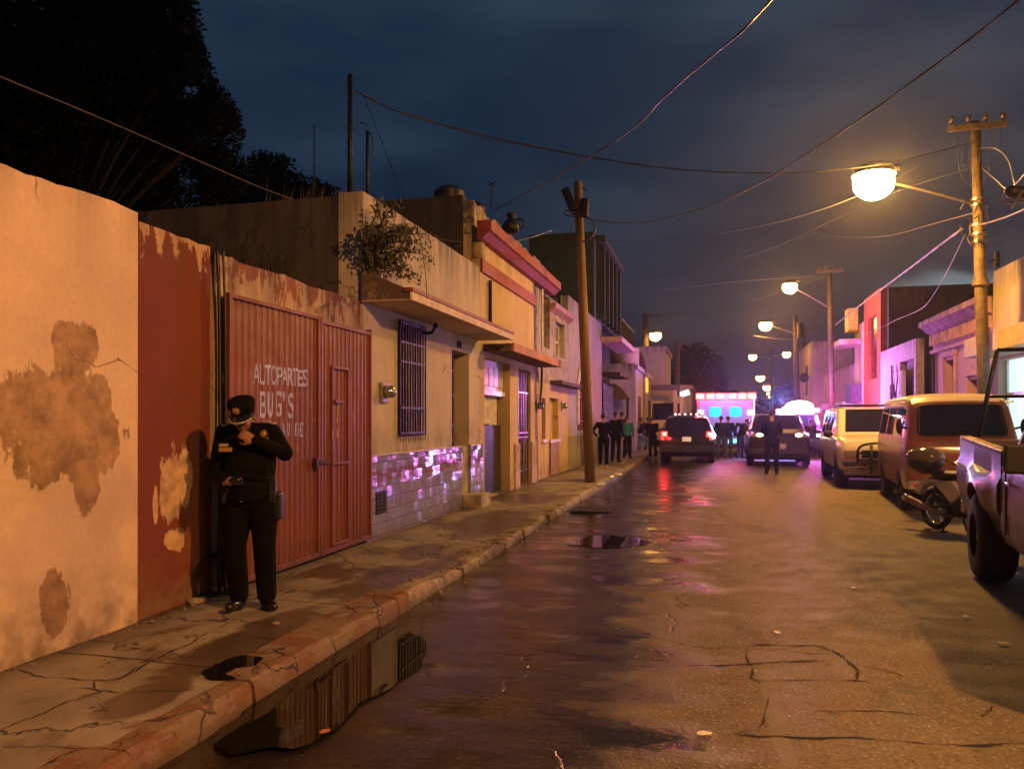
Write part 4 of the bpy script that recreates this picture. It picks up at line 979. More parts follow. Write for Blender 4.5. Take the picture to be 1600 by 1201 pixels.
FL = [(1176, 557, 74, 'fourth street lamp, left of the distant slim pole'), (1229, 553, 74, 'fifth street lamp, right of the distant slim pole'), (1188, 590, 100, 'distant street lamp low in the gap, largest of the last three'), (1199, 605, 124, 'distant street lamp second from the ground in the gap'), (1205, 616, 150, 'farthest and lowest street lamp in the gap')]
for i, (px, py, d, lb) in enumerate(FL):
    p = at(px, py, d); TL = thing('street_lamp', lb, 'street lamp', p, 0, LG)
    ctr = top5 if i < 2 else p+Vector((1.5, 0, 0)); rr = .0052*d
    lamp_head(TL, p, ctr-p, rr, M_LENSF)
    if i < 2: lamp_arm(TL, Vector((top5.x, top5.y, p.z+.1)), p, .05)
    else:
        part('arm', MB().tube([p, p+Vector((1.6, 0, .1))], .05, 6), M_STEEL, TL, True); part('post', MB().tube([p+Vector((1.6, 0, .1)), Vector((p.x+1.6, p.y, .1))], .1, 8), M_STEEL, TL, True)
# left hand side
N = Nt('weathered_pole_wood'); g_w = N.noise(1, 6, .65, N.map(N.obj, (16, 16, .9))); N.col(N.mix(N.mr(g_w, .3, .7), (.10, .058, .026), (.23, .145, .065))); N.rough(.85); N.bump(g_w, .5, .012); wood_m = N.m
pb = G(922, 752, SW); pt = at(903, 284, 18.0)
TW = thing('wooden_pole', 'leaning wooden pole on the left pavement edge with dark floodlights on top', 'utility pole', pb)
part('shaft', MB().tube([pb, pb.lerp(pt, .5), pt], [.125, .115, .095], 16), wood_m, TW, True, smooth=True)
def slab(c, w, h, dp, tilt): return MB().box(-w, w, -dp, dp, -h, h, Matrix.Translation(c) @ Matrix.Rotation(tilt, 4, 'Y'))
part('floodlight', slab(at(890, 312, 17.9), .10, .27, .12, -.38), M_IRON, TW, True, bevel=.02)
part('floodlight', slab(at(914, 324, 17.9), .085, .19, .12, .06), M_IRON, TW, True, bevel=.02)
part('bracket', MB().tube([at(893, 334, 18), at(915, 338, 18)], .03, 6).tube([at(905, 292, 18), at(918, 298, 18)], [.035, .01], 6), M_IRON, TW, True)
part('cable_loop', MB().tube(spline([at(905, 340, 18), at(884, 336, 17.9), at(883, 329, 17.9), at(903, 331, 18)], 6), .014, 6), M_WIRE, TW, True, smooth=True)
part('cable_loop', MB().tube(spline([at(906, 336, 18), at(922, 342, 17.9), at(930, 358, 17.9), at(922, 372, 17.9), at(910, 378, 18)], 6), .02, 6), M_WIRE, TW, True, smooth=True)
part('cable_loop', MB().tube(spline([at(902, 338, 18), at(896, 350, 17.9), at(890, 362, 17.9)], 6), .015, 6), M_WIRE, TW, True, smooth=True)
p = at(547, 117, 12.5); pb_ = at(547, 320, 12.5)
T = thing('rooftop_pole', 'tall black pole standing on the cream house roof', 'pole', pb_)
part('shaft', MB().tube([pb_, p], [.045, .04], 10), M_IRON, T, True, smooth=True)
part('cable_loop', MB().torus(at(543, 140, 12.4), (1, .3, .1), .14, .006, 20, 5), M_WIRE, T, True, smooth=True)
p2 = at(574, 205, 12.5)
T = thing('mast', 'short thin mast with drooping cables beside the tall rooftop pole', 'mast', at(574, 320, 12.5))
part('shaft', MB().tube([at(574, 320, 12.5), p2], .028, 8), M_IRON, T, True, smooth=True)
part('hook', MB().tube(spline([p2, at(580, 212, 12.4), at(583, 230, 12.4), at(582, 245, 12.4)], 5), .012, 6).tube([at(563, 192, 12.5), at(574, 194, 12.5)], .012, 6), M_WIRE, T, True, smooth=True)
solo('antenna', MB().tube([at(491, 330, 18), at(491, 195, 18)], [.022, .014], 6), M_IRON, 'thin antenna rod against the sky above the small trees', 'antenna')
for i, (px, pts_, c) in enumerate(((1058, (535, 640), .17),)):
    a = at(px, 533, 47); b = Vector((a.x, a.y, .1))
    T = thing('utility_pole', 'dark pole in front of the beige block, left of the ambulance', 'utility pole', b)
    part('shaft', MB().tube([b, a], [.2, .16], 10), M_WOOD, T, True, smooth=True)
    part('lit_sign', MB().box(.15, .75, -.05, .05, -.16, .16, Matrix.Translation(at(1058, 618, 47)) @ Matrix.Rotation(-.3, 4, 'Y')), glow('white_sign', (.9, .95, 1), 2.5), T, True)
a = at(1009, 490, 56); b = Vector((a.x, a.y, .1))
T = thing('utility_pole', 'far left pole that carries the only street lamp on the left side', 'utility pole', b)
part('shaft', MB().tube([b, a], [.26, .2], 10), M_WOOD, T, True, smooth=True)
part('crossarm', MB().tube([a+Vector((-.3, 0, -.2)), a+Vector((1.2, 0, -.15))], .06, 6), M_WOOD, T, True)
LL = at(1024, 524, 55)
TL = thing('street_lamp', 'only street lamp on the left side, above the beige block', 'street lamp', LL, 0, LG)
lamp_arm(TL, Vector((a.x, a.y, LL.z+.1)), LL, .05); lamp_head(TL, LL, a-LL, .40, glow('left_sodium_lens', (1, .47, .085), 70))

def wire(label, pts, d0, d1, r=.010, m=None, twist=0, cat='cable', n=8):
    r *= .78
    xs = [p[0] for p in pts]; P = []
    L0 = [0]
    for a_, b_ in zip(pts, pts[1:]): L0.append(L0[-1]+math.hypot(b_[0]-a_[0], b_[1]-a_[1]))
    for (px, py), l in zip(pts, L0):
        t = l/L0[-1]; P.append(at(px, py, 1/((1-t)/d0+t/d1)))
    P = spline(P, n)
    mb = MB()
    if twist:
        Q = [P[0]]
        for a_, b_ in zip(P, P[1:]):
            k = max(1, int((b_-a_).length/.10))
            for i in range(1, k+1): Q.append(a_.lerp(b_, i/k))
        for s in range(2):
            mb.tube([q+Vector((math.cos(i*.45+s*math.pi), 0, math.sin(i*.45+s*math.pi)))*r*.55 for i, q in enumerate(Q)], r*.8, 5)
    else: mb.tube(P, r, 6)
    return solo('cable', mb, m or M_WIRE, label, cat, 'cables strung over the street', smooth=True)
wire('pale cable sagging along the left house fronts, pink where it crosses the red banded house', [(-60, 92), (0, 120), (150, 182), (300, 247), (430, 302), (560, 345), (640, 364), (720, 378), (790, 379), (830, 371), (862, 360)], 8.2, 16, .013, M_WIREP)
wire('thick dark twisted cable from the rooftop pole across the sky to the nearest street lamp', [(556, 142), (575, 152), (640, 180), (800, 222), (1000, 258), (1150, 270), (1280, 268), (1400, 252), (1522, 222)], 12.5, 17.5, .018, M_WIRE, 1)
wire('twisted cable climbing steeply to the top edge from the ochre house roof', [(770, 330), (820, 303), (880, 270), (925, 244), (990, 200), (1040, 150), (1100, 98), (1160, 48), (1215, -12)], 16, 5.5, .011, M_WIREP, 1)
wire('twisted cable rising to the top right corner from the wooden pole', [(908, 338), (935, 345), (1000, 348), (1090, 328), (1180, 290), (1270, 235), (1360, 175), (1450, 110), (1530, 50), (1610, -15)], 18, 5.5, .012, M_WIREP, 1)
wire('thick pink lit cable slanting down from the near right pole to the tall red building', [(1503, 358), (1470, 382), (1440, 405), (1380, 450), (1330, 488), (1305, 508)], 17.3, 37, .030, M_WIREP, 1)
wire('straight cable from the right edge to the near right pole', [(1615, 320), (1570, 340), (1528, 352)], 13, 17.4, .018, M_WIREP)
wire('cable sagging left from the near right pole under the bright lamp', [(1520, 333), (1450, 352), (1390, 368), (1330, 371), (1270, 364)], 17.4, 24, .011, M_WIREP)
wire('faint cable crossing from the wooden pole below the bright lamp', [(905, 372), (960, 376), (1060, 373), (1180, 355), (1300, 322), (1420, 268), (1515, 212)], 18.2, 17.6, .007)
wire('upper of two faint cables running from the teal building to the far poles', [(925, 446), (1000, 438), (1100, 420), (1200, 390), (1300, 345), (1400, 300), (1518, 262)], 30, 17.6, .009)
wire('lower of two faint cables running from the teal building to the far poles', [(930, 455), (1040, 452), (1150, 440), (1260, 432), (1296, 424)], 34, 36, .014)
wire('faint cable between the far left lamp pole and the second right pole', [(1012, 494), (1080, 492), (1180, 470), (1296, 430)], 56, 36, .018)
wire('thin drop cable curving down to the tall dark wall', [(1508, 366), (1482, 420), (1460, 458), (1440, 482), (1400, 500), (1376, 512), (1350, 522)], 17.3, 32, .012, M_WIREP)
wire('short bright cable in front of the second pole and third lamp', [(1176, 524), (1210, 529), (1250, 531)], 50, 50, .03, M_WIREP)
wire('thin guy wire dropping from the twisted cable to the cream house roof', [(568, 150), (590, 205), (615, 270), (634, 312)], 12.5, 12.0, .007)
wire('black wire hanging down the cream house front over the canopy', [(640, 335), (655, 370), (664, 420), (667, 466)], 10.6, 9.3, .006)
wire('cable looping down to the splice case from the near right pole top', [(1528, 232), (1555, 232), (1575, 250), (1585, 285), (1592, 296)], 17.5, 9.5, .010)
wire('cable from the near right pole to the splice case', [(1533, 262), (1555, 280), (1575, 295), (1605, 268)], 17.5, 9.0, .008, M_WIREP)
sp_ = at(1592, 302, 9.2)
T = thing('splice_case', 'black cable splice case with hanging loops at the right edge of the sky', 'cable closure', sp_)
part('case', MB().tube([at(1571, 299, 9.2), at(1578, 299, 9.2), at(1625, 304, 9.2)], [.035, .075, .08], 12), M_BLACK, T, True, smooth=True)
part('loop', MB().tube(spline([at(1573, 300, 9.2), at(1568, 310, 9.2), at(1576, 317, 9.2), at(1620, 312, 9.2)], 6), .014, 6), M_WIREP, T, True, smooth=True)
part('clamp', MB().tube([at(1598, 298, 9.1), at(1580, 326, 9.1)], .018, 6), M_STEEL, T, True)
# antenna cluster and vessels on roofs
a = at(1555, 430, 21); T = thing('antenna', 'small roof antenna with drum on the beige shop roof', 'antenna', a)
part('mast', MB().tube([a, at(1555, 392, 21)], .025, 6), M_IRON, T, True)
part('drum', MB().cyl(at(1559, 417, 21), at(1559, 393, 21), .045, 10), M_IRON, T, True, smooth=True)
part('element', MB().tube([at(1544, 410, 21), at(1556, 404, 21)], .02, 6).tube([at(1547, 400, 21), at(1556, 410, 21)], .012, 6), M_IRON, T, True)
u = at(799, 352, 16)
lathe = [(a_*.8, b_*.8-.05) for a_, b_ in [(.02, 0), (.16, .0), (.24, .12), (.22, .26), (.10, .38), (.07, .42), (.12, .44), (.12, .52), (.05, .55)]]
mb = MB().loft([[u+Vector((r_*math.cos(2*math.pi*j/16), r_*math.sin(2*math.pi*j/16), h_-.12)) for j in range(16)] for r_, h_ in lathe])
T = thing('roof_urn', 'dark urn finial standing on the ochre house parapet', 'urn', u)
part('vase', mb, M_IRON, T, True, smooth=True)
part('handle', MB().torus(u+Vector((.17, 0, .02)), (0, 1, 0), .10, .022, 18, 6), M_IRON, T, True, smooth=True)
u = at(702, 318, 15)
T = thing('roof_tank', 'black plastic tank and clutter on top of the dark rooftop wall', 'tank', u)
mb = MB().tube([u+Vector((0, 0, -.2)), u+Vector((0, 0, .22)), u+Vector((0, 0, .30)), u+Vector((0, 0, .34))], [.30, .30, .22, .10], 18)
part('barrel', mb, M_BLACK, T, True, auto=40)
part('bundle', MB().ball(u+Vector((-.42, 0, -.02)), (.16, .14, .16)).ball(u+Vector((.45, .1, -.1)), (.25, .15, .14)), M_BLACK, T, True, smooth=True)
solo('tv_antenna', MB().tube([at(768, 330, 18), at(768, 284, 18)], .012, 6).tube([at(761, 290, 18), at(777, 284, 18)], .012, 6).tube([at(763, 283, 18), at(774, 293, 18)], .01, 6), M_IRON, 'faint television antenna above the ochre house', 'antenna')

# ================================================================== TREES AND PLANTS
def leaf_mat(name, c):
    N = Nt(name); N.col(N.mix(N.mr(N.noise(1.2, 4), .35, .65), tuple(x*.55 for x in c), c)); N.rough(.8); N.b.inputs['Specular IOR Level'].default_value = .1; return N.m
M_LEAF = leaf_mat('tree_leaves', (.008, .013, .005)); M_BARK = simple('bark', (.012, .009, .007), .85, bump=.6)
def crown(clumps, nleaf, size, seed):
    rnd = random.Random(seed); vs = []; fs = []
    for (c, r) in clumps:
        k = int(nleaf*r.x*r.z)
        for _ in range(k):
            d = Vector((rnd.gauss(0, 1), rnd.gauss(0, 1), rnd.gauss(0, 1))).normalized(); q = rnd.random()**.45*1.08
            p = Vector((c.x+d.x*r.x*q, c.y+d.y*r.y*q, c.z+d.z*r.z*q))
            if mnoise.noise(p*1.1+Vector((seed, 0, 0))) < -.24: continue
            a = Vector((rnd.gauss(0, 1), rnd.gauss(0, 1), rnd.gauss(0, .7))).normalized()*size*rnd.uniform(.6, 1.3); b = a.cross(Vector((rnd.gauss(0, 1), rnd.gauss(0, 1), rnd.gauss(0, 1)))).normalized()*size*rnd.uniform(.3, .6)
            i = len(vs); vs += [p-a, p+b, p+a, p-b]; fs.append((i, i+1, i+2, i+3))
    m = MB(); m.v = vs; m.f = fs; return m
def tree(label, base, clumps, nleaf, size, seed, tr=.3):
    T = thing('tree', label, 'tree', base)
    mb = MB(); top = sum([c for c, r in clumps], Vector())/len(clumps); fork = Vector((base.x, base.y, base.z+(top.z-base.z)*.45))
    mb.tube(spline([base, base.lerp(fork, .5)+Vector((.1, 0, 0)), fork], 4), [tr*1.2-.3*tr*i/8 for i in range(9)], 10)
    for c, r in clumps: mb.tube(spline([fork-Vector((0, 0, .2)), fork.lerp(c, .5)+Vector((0, 0, .3)), c], 4), [tr*.14*(1-.09*i) for i in range(9)], 6)
    part('trunk', mb, M_BARK, T, True, smooth=True)
    cm = crown(clumps, nleaf, size, seed)
    part('crown', cm, M_LEAF, T, True)
D = 20
def cl(px, py, rp, d=None): d = d or D; r = rp*d/FPX; return (at(px, py, d), Vector((r, r*.8, r*.9)))
tree('huge dark tree filling the upper left corner above the pale wall', Vector((-15.5, 15, 0)), [cl(60, 60, 190), cl(200, 40, 110), cl(250, 110, 78, 19.5), cl(300, 190, 60, 19.5), cl(318, 165, 45, 19.5), cl(330, 210, 50, 19.2), cl(255, 215, 90), cl(140, 180, 140), cl(30, 230, 150), cl(230, 300, 110, 20.5), cl(110, 320, 120), cl(20, 330, 120), cl(350, 185, 26, 19), cl(285, 70, 34, 19), cl(262, 20, 42, 19.3), cl(295, 128, 44, 19.3), cl(340, 270, 50, 20)], 3600, .085, 1, .5)
D = 30
tree('lower rounded dark tree right of the huge one, above the mouldy side wall', Vector((-14, 26, 0)), [cl(395, 290, 52), cl(430, 282, 44), cl(370, 300, 60), cl(462, 305, 40), cl(410, 258, 24), cl(440, 255, 14)], 1500, .10, 4, .3)
D = 34
tree('small dark tree beside the thin antenna rod', Vector((-14, 31, 0)), [cl(492, 302, 28), cl(512, 310, 24), cl(480, 312, 26), cl(498, 286, 12)], 1300, .10, 6, .2)
D = 75
tree('dark rounded tree at the far end of the street behind the ambulance', Vector((at(1095, 655, 75).x, at(1095, 655, 75).y, 0)), [cl(1095, 575, 34), cl(1078, 595, 32), cl(1112, 590, 26), cl(1092, 550, 16), cl(1120, 605, 16), cl(1070, 560, 22), cl(1105, 620, 30)], 420, .22, 8, .35)
tree('broad dim tree mass low behind the right end of the ambulance', Vector((at(1150, 655, 95).x, at(1150, 655, 95).y, 0)), [cl(1140, 632, 24, 95), cl(1165, 636, 24, 95), cl(1215, 628, 20, 95), cl(1232, 618, 22, 95), cl(1190, 638, 16, 95)], 300, .26, 9, .35)
# shrub growing out of the wall corner
random.seed(21)
p0 = FX(572, 425, XF+.05)
T = thing('wall_shrub', 'leafy shrub rooted in the corner of the cream house front above the gate', 'shrub', p0)
st = MB(); lf = []
for i in range(26):
    pts = [p0+Vector((0, 0, random.uniform(-.1, .35)))]; dr = Vector((random.uniform(.1, .5), random.uniform(-.25, .8), random.uniform(.1, 1.0))).normalized()
    for k in range(7):
        pts.append(pts[-1]+dr*.125+Vector((random.uniform(-.02, .02), random.uniform(-.03, .03), -.012*k)))
    st.tube(pts, [.012-.0013*k for k in range(8)], 5); lf += pts[1:]
part('stem', st, M_BARK, T, True, smooth=True)
vs = []; fs = []
for p in lf:
    for _ in range(13):
        q = p+Vector((random.uniform(-.07, .07), random.uniform(-.08, .08), random.uniform(-.09, .05)))
        a_ = Vector((random.gauss(0, .5), random.gauss(0, 1), random.gauss(-.8, .8))).normalized()*random.uniform(.022, .05); b_ = a_.cross(Vector((1, random.gauss(0, .5), 0))).normalized()*.014
        i = len(vs); vs += [q-a_, q+b_, q+a_, q-b_]; fs.append((i, i+1, i+2, i+3))
m = MB(); m.v = vs; m.f = fs; part('leaves', m, leaf_mat('shrub_leaves', (.10, .10, .045)), T, True)
T = thing('roof_weeds', 'dry weeds along the top corner of the cream house parapet', 'weeds', FX(600, 335, XF-.1), kind=None)
vs = MB()
for i in range(110):
    b_ = Vector((XF-random.uniform(.05, 1.4), YL(575)+random.uniform(-.1, 1.5), 4.33)); h_ = random.uniform(.1, .36)
    t_ = b_+Vector((random.uniform(-.1, .1), random.uniform(-.1, .1), h_)); vs.add([b_-Vector((0, .006, 0)), b_+Vector((0, .006, 0)), t_], [(0, 1, 2)])
part('stalks', vs, leaf_mat('dry_weed', (.12, .10, .05)), T, True)
T = thing('wall_weeds', 'dark stalks growing on top of the gateway wall', 'weeds', Vector((XF-.15, YL(440), 3.0)))
vs = MB()
for i in range(26):
    b_ = Vector((XF-.15+random.uniform(-.08, .08), YL(random.uniform(400, 470)), 2.98)); h_ = random.uniform(.15, .5)
    vs.tube([b_, b_+Vector((random.uniform(-.06, .06), random.uniform(-.06, .06), h_*.6)), b_+Vector((random.uniform(-.1, .1), random.uniform(-.1, .1), h_))], [.008, .006, .002], 4)
part('stalks', vs, leaf_mat('dark_stalk', (.03, .03, .015)), T, True)
# ================================================================== VEHICLES (local frame: front towards -Y, ground at z = 0)
def paint(name, c, rough=.25, dirt=.3, coat=.6, metal=0):
    N = Nt(name); o = N.xyz(N.obj); d = N.ma('MULTIPLY', N.mr(N.noise(3, 6, .65, N.obj), .35, .65), N.mr(o['Z'], .95, .25, .12, 1))
    d = N.ma('MULTIPLY', d, dirt*1.6)
    N.col(N.mix(d, c, (.10, .075, .05))); N.rough(N.ma('ADD', N.ma('MULTIPLY', d, .5), rough)); N.b.inputs['Coat Weight'].default_value = coat; N.b.inputs['Coat Roughness'].default_value = .12
    N.b.inputs['Metallic'].default_value = metal
    N.bump(N.noise(1.5, 2, .5, N.obj), .05, .02); return N.m
M_TYRE = simple('tyre_rubber', (.018, .017, .016), .8, bump=.4, bs=30); M_RIM = simple('steel_rim', (.16, .14, .12), .4, .7)
M_CHROME = simple('chrome', (.6, .58, .55), .12, 1, var=.05); M_CARGL = simple('car_glass', (.012, .010, .016), .04, var=0); M_TRIM = simple('black_trim', (.009, .008, .008), .6)
def ringpts(st):
    y, zb, zbelt, zt, w, wt, cr = st
    h = zbelt-zb
    half = [(w*.84, zb), (w*.955, zb+.07*h), (w*.99, zb+.22*h), (w, zb+.55*h), (w*.992, zb+.85*h), (w*.975, zbelt), (wt, zt-.07), (wt-.03, zt-.025), (wt-.11, zt+.001), (wt*.5, zt+cr*.75)]
    return [Vector((-x, y, z)) for x, z in half]+[Vector((0, y, zt+cr))]+[Vector((x, y, z)) for x, z in half[::-1]]
def lerpst(a, b, t): return tuple(x+(y-x)*t for x, y in zip(a, b))
def fine(sts, k=3): 
    out = []
    for a, b in zip(sts, sts[1:]):
        for i in range(k): out.append(lerpst(a, b, i/k))
    out.append(sts[-1]); return out
def arches(axles, w, r, z):
    c = []
    for y in axles:
        for s in (-1, 1): c.append(MB().cyl((s*(w-.30), y, z), (s*(w+.2), y, z), r, 26))
    return c
def wheel(T, x, y, r, wd, rim=.58, mt=None):
    s = 1 if x > 0 else -1
    rings = []
    prof = [(-.5, r*rim), (-.5, r*.88), (-.42, r*.97), (-.3, r), (.3, r), (.42, r*.97), (.5, r*.88), (.5, r*rim), (.2, r*rim*.97), (-.2, r*rim*.97)]
    n = 30
    m = MB(); vs = [Vector((x+u*wd, y+q*math.cos(2*math.pi*i/n), r+q*math.sin(2*math.pi*i/n))) for i in range(n) for u, q in prof]; k = len(prof)
    fs = [(i*k+j, ((i+1) % n)*k+j, ((i+1) % n)*k+(j+1) % k, i*k+(j+1) % k) for i in range(n) for j in range(k)]
    rm = MB(); xo = x+s*wd*.30; R0 = r*rim
    rm.cyl((x-s*.1*wd, y, r), (x+s*.12*wd, y, r), R0*.98, 24).tube([(xo-s*.01, y, r), (xo+s*.03, y, r)], [R0*.35, R0*.2], 16)
    for i in range(6):
        a = 2*math.pi*i/6; d = Vector((0, math.cos(a), math.sin(a)))
        rm.tube([Vector((xo, y, r))+d*R0*.2, Vector((xo-s*.02, y, r))+d*R0*.96], R0*.10, 6)
    w_ = part('wheel', rm, mt or M_RIM, T, auto=40)
    part('tyre', MB().add(vs, fs), M_TYRE, w_, auto=50)
def sidewin(T, sts, i, u0, u1, v0, v1, name='side_window', m=None, sides=(-1, 1), off=.006):
    for s in sides:
        a = lerpst(sts[i], sts[i+1], u0); b = lerpst(sts[i], sts[i+1], u1)
        def P(st, v):
            r = ringpts(st); lo, hi = (r[5], r[6]) if s < 0 else (r[15], r[14]); return lo.lerp(hi, v)+Vector((s*off, 0, 0))
        p = [P(a, v0), P(b, v0), P(b, v1), P(a, v1)]; q = [x-Vector((s*.004, 0, 0)) for x in p]
        part(name, MB().loft([p, q]), m or M_CARGL, T)
def seam(T, sts, i, u, sides=(-1,), lo=1, hi=5, name='door_seam'):
    st = lerpst(sts[i], sts[i+1], u); r = ringpts(st)
    for s in sides:
        idx = range(lo, hi+1) if s < 0 else range(20-lo, 20-hi-1, -1); P = [r[k] for k in idx]
        part(name, MB().loft([[p+Vector((s*.003, -.007, 0)) for p in P], [p+Vector((s*.003, .007, 0)) for p in P]], False, False), M_TRIM, T)
def screen(T, a, b, k0=.06, k1=.94, inset=.07, name='windscreen', m=None, off=.008):
    """glass across the car between stations a (cowl) and b (roof edge)"""
    A, B = ringpts(a), ringpts(b)
    def row(t):
        l = [A[j].lerp(B[j], t) for j in (8, 9, 10, 11, 12)]
        l[0].x += inset; l[-1].x -= inset; return l
    up = (ringpts(b)[10]-ringpts(a)[10]); nrm = Vector((0, -abs(up.z), 0))+Vector((0, 0, 0)); nrm = Vector((0, -up.z, up.y)) if up.y > 0 else Vector((0, up.z, -up.y))
    nrm = nrm.normalized()
    rows = [[p+nrm*off for p in row(t)] for t in (k0, (k0+k1)/2, k1)]; mb = MB(); vs = [p for r in rows for p in r]; n = 5
    fs = [(i*n+j, i*n+j+1, (i+1)*n+j+1, (i+1)*n+j) for i in range(2) for j in range(4)]
    vs += [p-nrm*(off-.002) for p in vs[:]]; 
    mb.add(vs, fs+[(15+a_, 15+b_, 15+c_, 15+d_) for a_, b_, c_, d_ in fs]); part(name, mb, m or M_CARGL, T)
def shell(T, sts, mat, axles, ar, az, k=3, extra=(), two=None):
    f = fine(sts, k); me = MB().loft([ringpts(s) for s in f]).mesh('b')
    me = cut(me, arches(axles, max(s[4] for s in sts), ar, az)+list(extra), 'body')
    me.materials.clear()
    b = part('body', me, mat, T); b.data.shade_smooth(); b.data.set_sharp_from_angle(angle=R(32))
    if two:
        b.data.materials.append(two[0])
        for p in b.data.polygons:
            if p.center.z > two[1]: p.material_index = 1
    # dark wheel housings
    part('wheel_housing', MB().box(-max(s[4] for s in sts)*.80, max(s[4] for s in sts)*.80, axles[0]-ar*.95, axles[0]+ar*.95, az*.6, az+ar*.98), M_TRIM, T)
    part('wheel_housing', MB().box(-max(s[4] for s in sts)*.80, max(s[4] for s in sts)*.80, axles[1]-ar*.95, axles[1]+ar*.95, az*.6, az+ar*.98), M_TRIM, T)
    return b
def bx(T, name, m, x0, x1, y0, y1, z0, z1, bev=.01): return part(name, MB().box(x0, x1, y0, y1, z0, z1), m, T, bevel=bev)
def mirrorpair(T, y, z, w, m=None, sz=(.11, .05, .09)):
    for s in (-1, 1): part('wing_mirror', MB().ball((s*(w+.12), y, z), sz, 12, 8).tube([(s*w*.95, y+.02, z-.04), (s*(w+.1), y, z)], .02, 6), m or M_TRIM, T, smooth=True)
def place(front_left, rear_dir, w):
    """front-left corner on the ground (street side) and direction to the rear -> centre-front point and yaw"""
    d = Vector(rear_dir).normalized(); yaw = math.atan2(-d.x, d.y); r = Vector((d.y, -d.x, 0)); return Vector(front_left)+r*w, yaw
# ---- white sport utility with bull bar
d = Vector((.045, 1, 0)).normalized(); c = Vector((2.86, 18.95, 0))+Vector((d.y, -d.x, 0))*.97+d*2.6
T = thing('parked_car', 'white sport utility with dark windscreen and black bull bar, behind the orange van', 'car', c, math.atan2(-d.x, d.y), 'cars parked along the right kerb')
M_WP = paint('white_paint', (.62, .56, .46), .3, .45)
s = [(-2.58, .48, .80, .94, .84, .82, .01), (-2.50, .42, .95, 1.08, .93, .88, .015), (-2.2, .40, 1.00, 1.15, .97, .90, .02), (-1.45, .38, 1.14, 1.22, .98, .90, .02), (-1.30, .38, 1.16, 1.25, .98, .88, .01), (-.55, .38, 1.18, 1.88, .98, .79, .015), (2.3, .38, 1.18, 1.92, .98, .79, .02), (2.5, .42, 1.12, 1.80, .96, .77, .02), (2.62, .52, .95, 1.1, .9, .8, 0)]
shell(T, s, M_WP, (-1.75, 1.6), .47, .40)
screen(T, s[4], s[5]); 
for u in ((.04, .30), (.34, .60), (.64, .94)): sidewin(T, s, 5, *u, .10, .90)
sidewin(T, s, 4, .45, .96, .12, .72)
for sx in (-1, 1):
    for y in (-1.75, 1.6): wheel(T, sx*.84, y, .40, .27)
bx(T, 'grille', M_TRIM, -.50, .50, -2.60, -2.57, .72, .90); bx(T, 'grille_bar', M_CHROME, -.5, .5, -2.615, -2.602, .80, .83)
M_HL = simple('headlight_glass', (.62, .52, .34), .10, .3, var=.05)
for sx in (-1, 1):
    h = bx(T, 'headlight', M_HL, sx*.70-.17, sx*.70+.17, -2.61, -2.53, .76, .90); bx(T, 'turn_signal', simple('amber_lens', (.6, .28, .05), .15, var=0) if 'amber_lens' not in bpy.data.materials else bpy.data.materials['amber_lens'], sx*.70-.17, sx*.70+.17, -2.60, -2.53, .68, .745)
bx(T, 'bumper', M_CHROME, -.93, .93, -2.70, -2.56, .50, .64, .03); bx(T, 'lower_valance', simple('valance', (.45, .38, .28), .5), -.86, .86, -2.64, -2.5, .34, .49, .02)
gb = MB()
for x in (-.32, .32): gb.box(x-.03, x+.03, -2.80, -2.74, .38, 1.02)
gb.tube(spline([(-.60, -2.76, .62), (-.58, -2.78, .95), (-.30, -2.78, 1.06), (.30, -2.78, 1.06), (.58, -2.78, .95), (.60, -2.76, .62)], 6), .028, 8)
for z in (.5, .68, .84): gb.tube([(-.58, -2.77, z), (.58, -2.77, z)], .022, 8)
part('bull_bar', gb, M_TRIM, T, smooth=True)
mirrorpair(T, -1.15, 1.25, .96); bx(T, 'roof_rack', M_TRIM, -.70, .70, -.1, 1.9, 1.955, 1.985)
for u in (.02, .32, .62): seam(T, s, 5, u)
seam(T, s, 3, .3)
for y in (.30, 1.15): part('door_handle', MB().box(-.99, -.97, y-.08, y+.08, 1.06, 1.09), M_TRIM, T)
part('bonnet_line', MB().box(-.72, .72, -2.10, -2.09, 1.155, 1.165), M_TRIM, T)
part('number_plate', MB().box(-.15, .15, -2.725, -2.71, .50, .63), bpy.data.materials.get('valance'), T)
# ---- orange and white microbus
fl = G(1411, 800); d = Vector((.09, 1, 0)).normalized(); c = Vector((3.16, 14.15, 0))+Vector((d.y, -d.x, 0))*.87+d*2.2
T = thing('parked_van', 'old orange microbus with cream roof parked behind the motorcycle', 'van', c, math.atan2(-d.x, d.y), 'cars parked along the right kerb')
M_OR = paint('orange_paint', (.24, .072, .018), .30, .35, .6); M_CR = paint('cream_roof_paint', (.72, .60, .40), .28, .15, .4)
s = [(-2.22, .44, 1.00, 1.12, .70, .62, .01), (-2.17, .38, 1.14, 1.24, .80, .74, .02), (-2.10, .36, 1.22, 1.32, .845, .79, .02), (-1.78, .35, 1.26, 1.86, .865, .74, .02), (-1.60, .35, 1.27, 1.97, .87, .73, .02), (-1.2, .35, 1.27, 2.03, .87, .73, .03), (1.9, .35, 1.27, 2.03, .87, .73, .03), (2.15, .4, 1.22, 1.90, .83, .70, .02), (2.22, .5, 1.1, 1.3, .76, .66, .01)]
shell(T, s, M_OR, (-1.35, 1.25), .39, .33, two=(M_CR, 1.905))
screen(T, s[2], s[3], .02, .97, .05)
for u in ((.0, .22), (.27, .58), (.63, .95)): sidewin(T, s, 5, *u, .06, .80)
sidewin(T, s, 4, .05, .93, .06, .78, 'quarter_window')
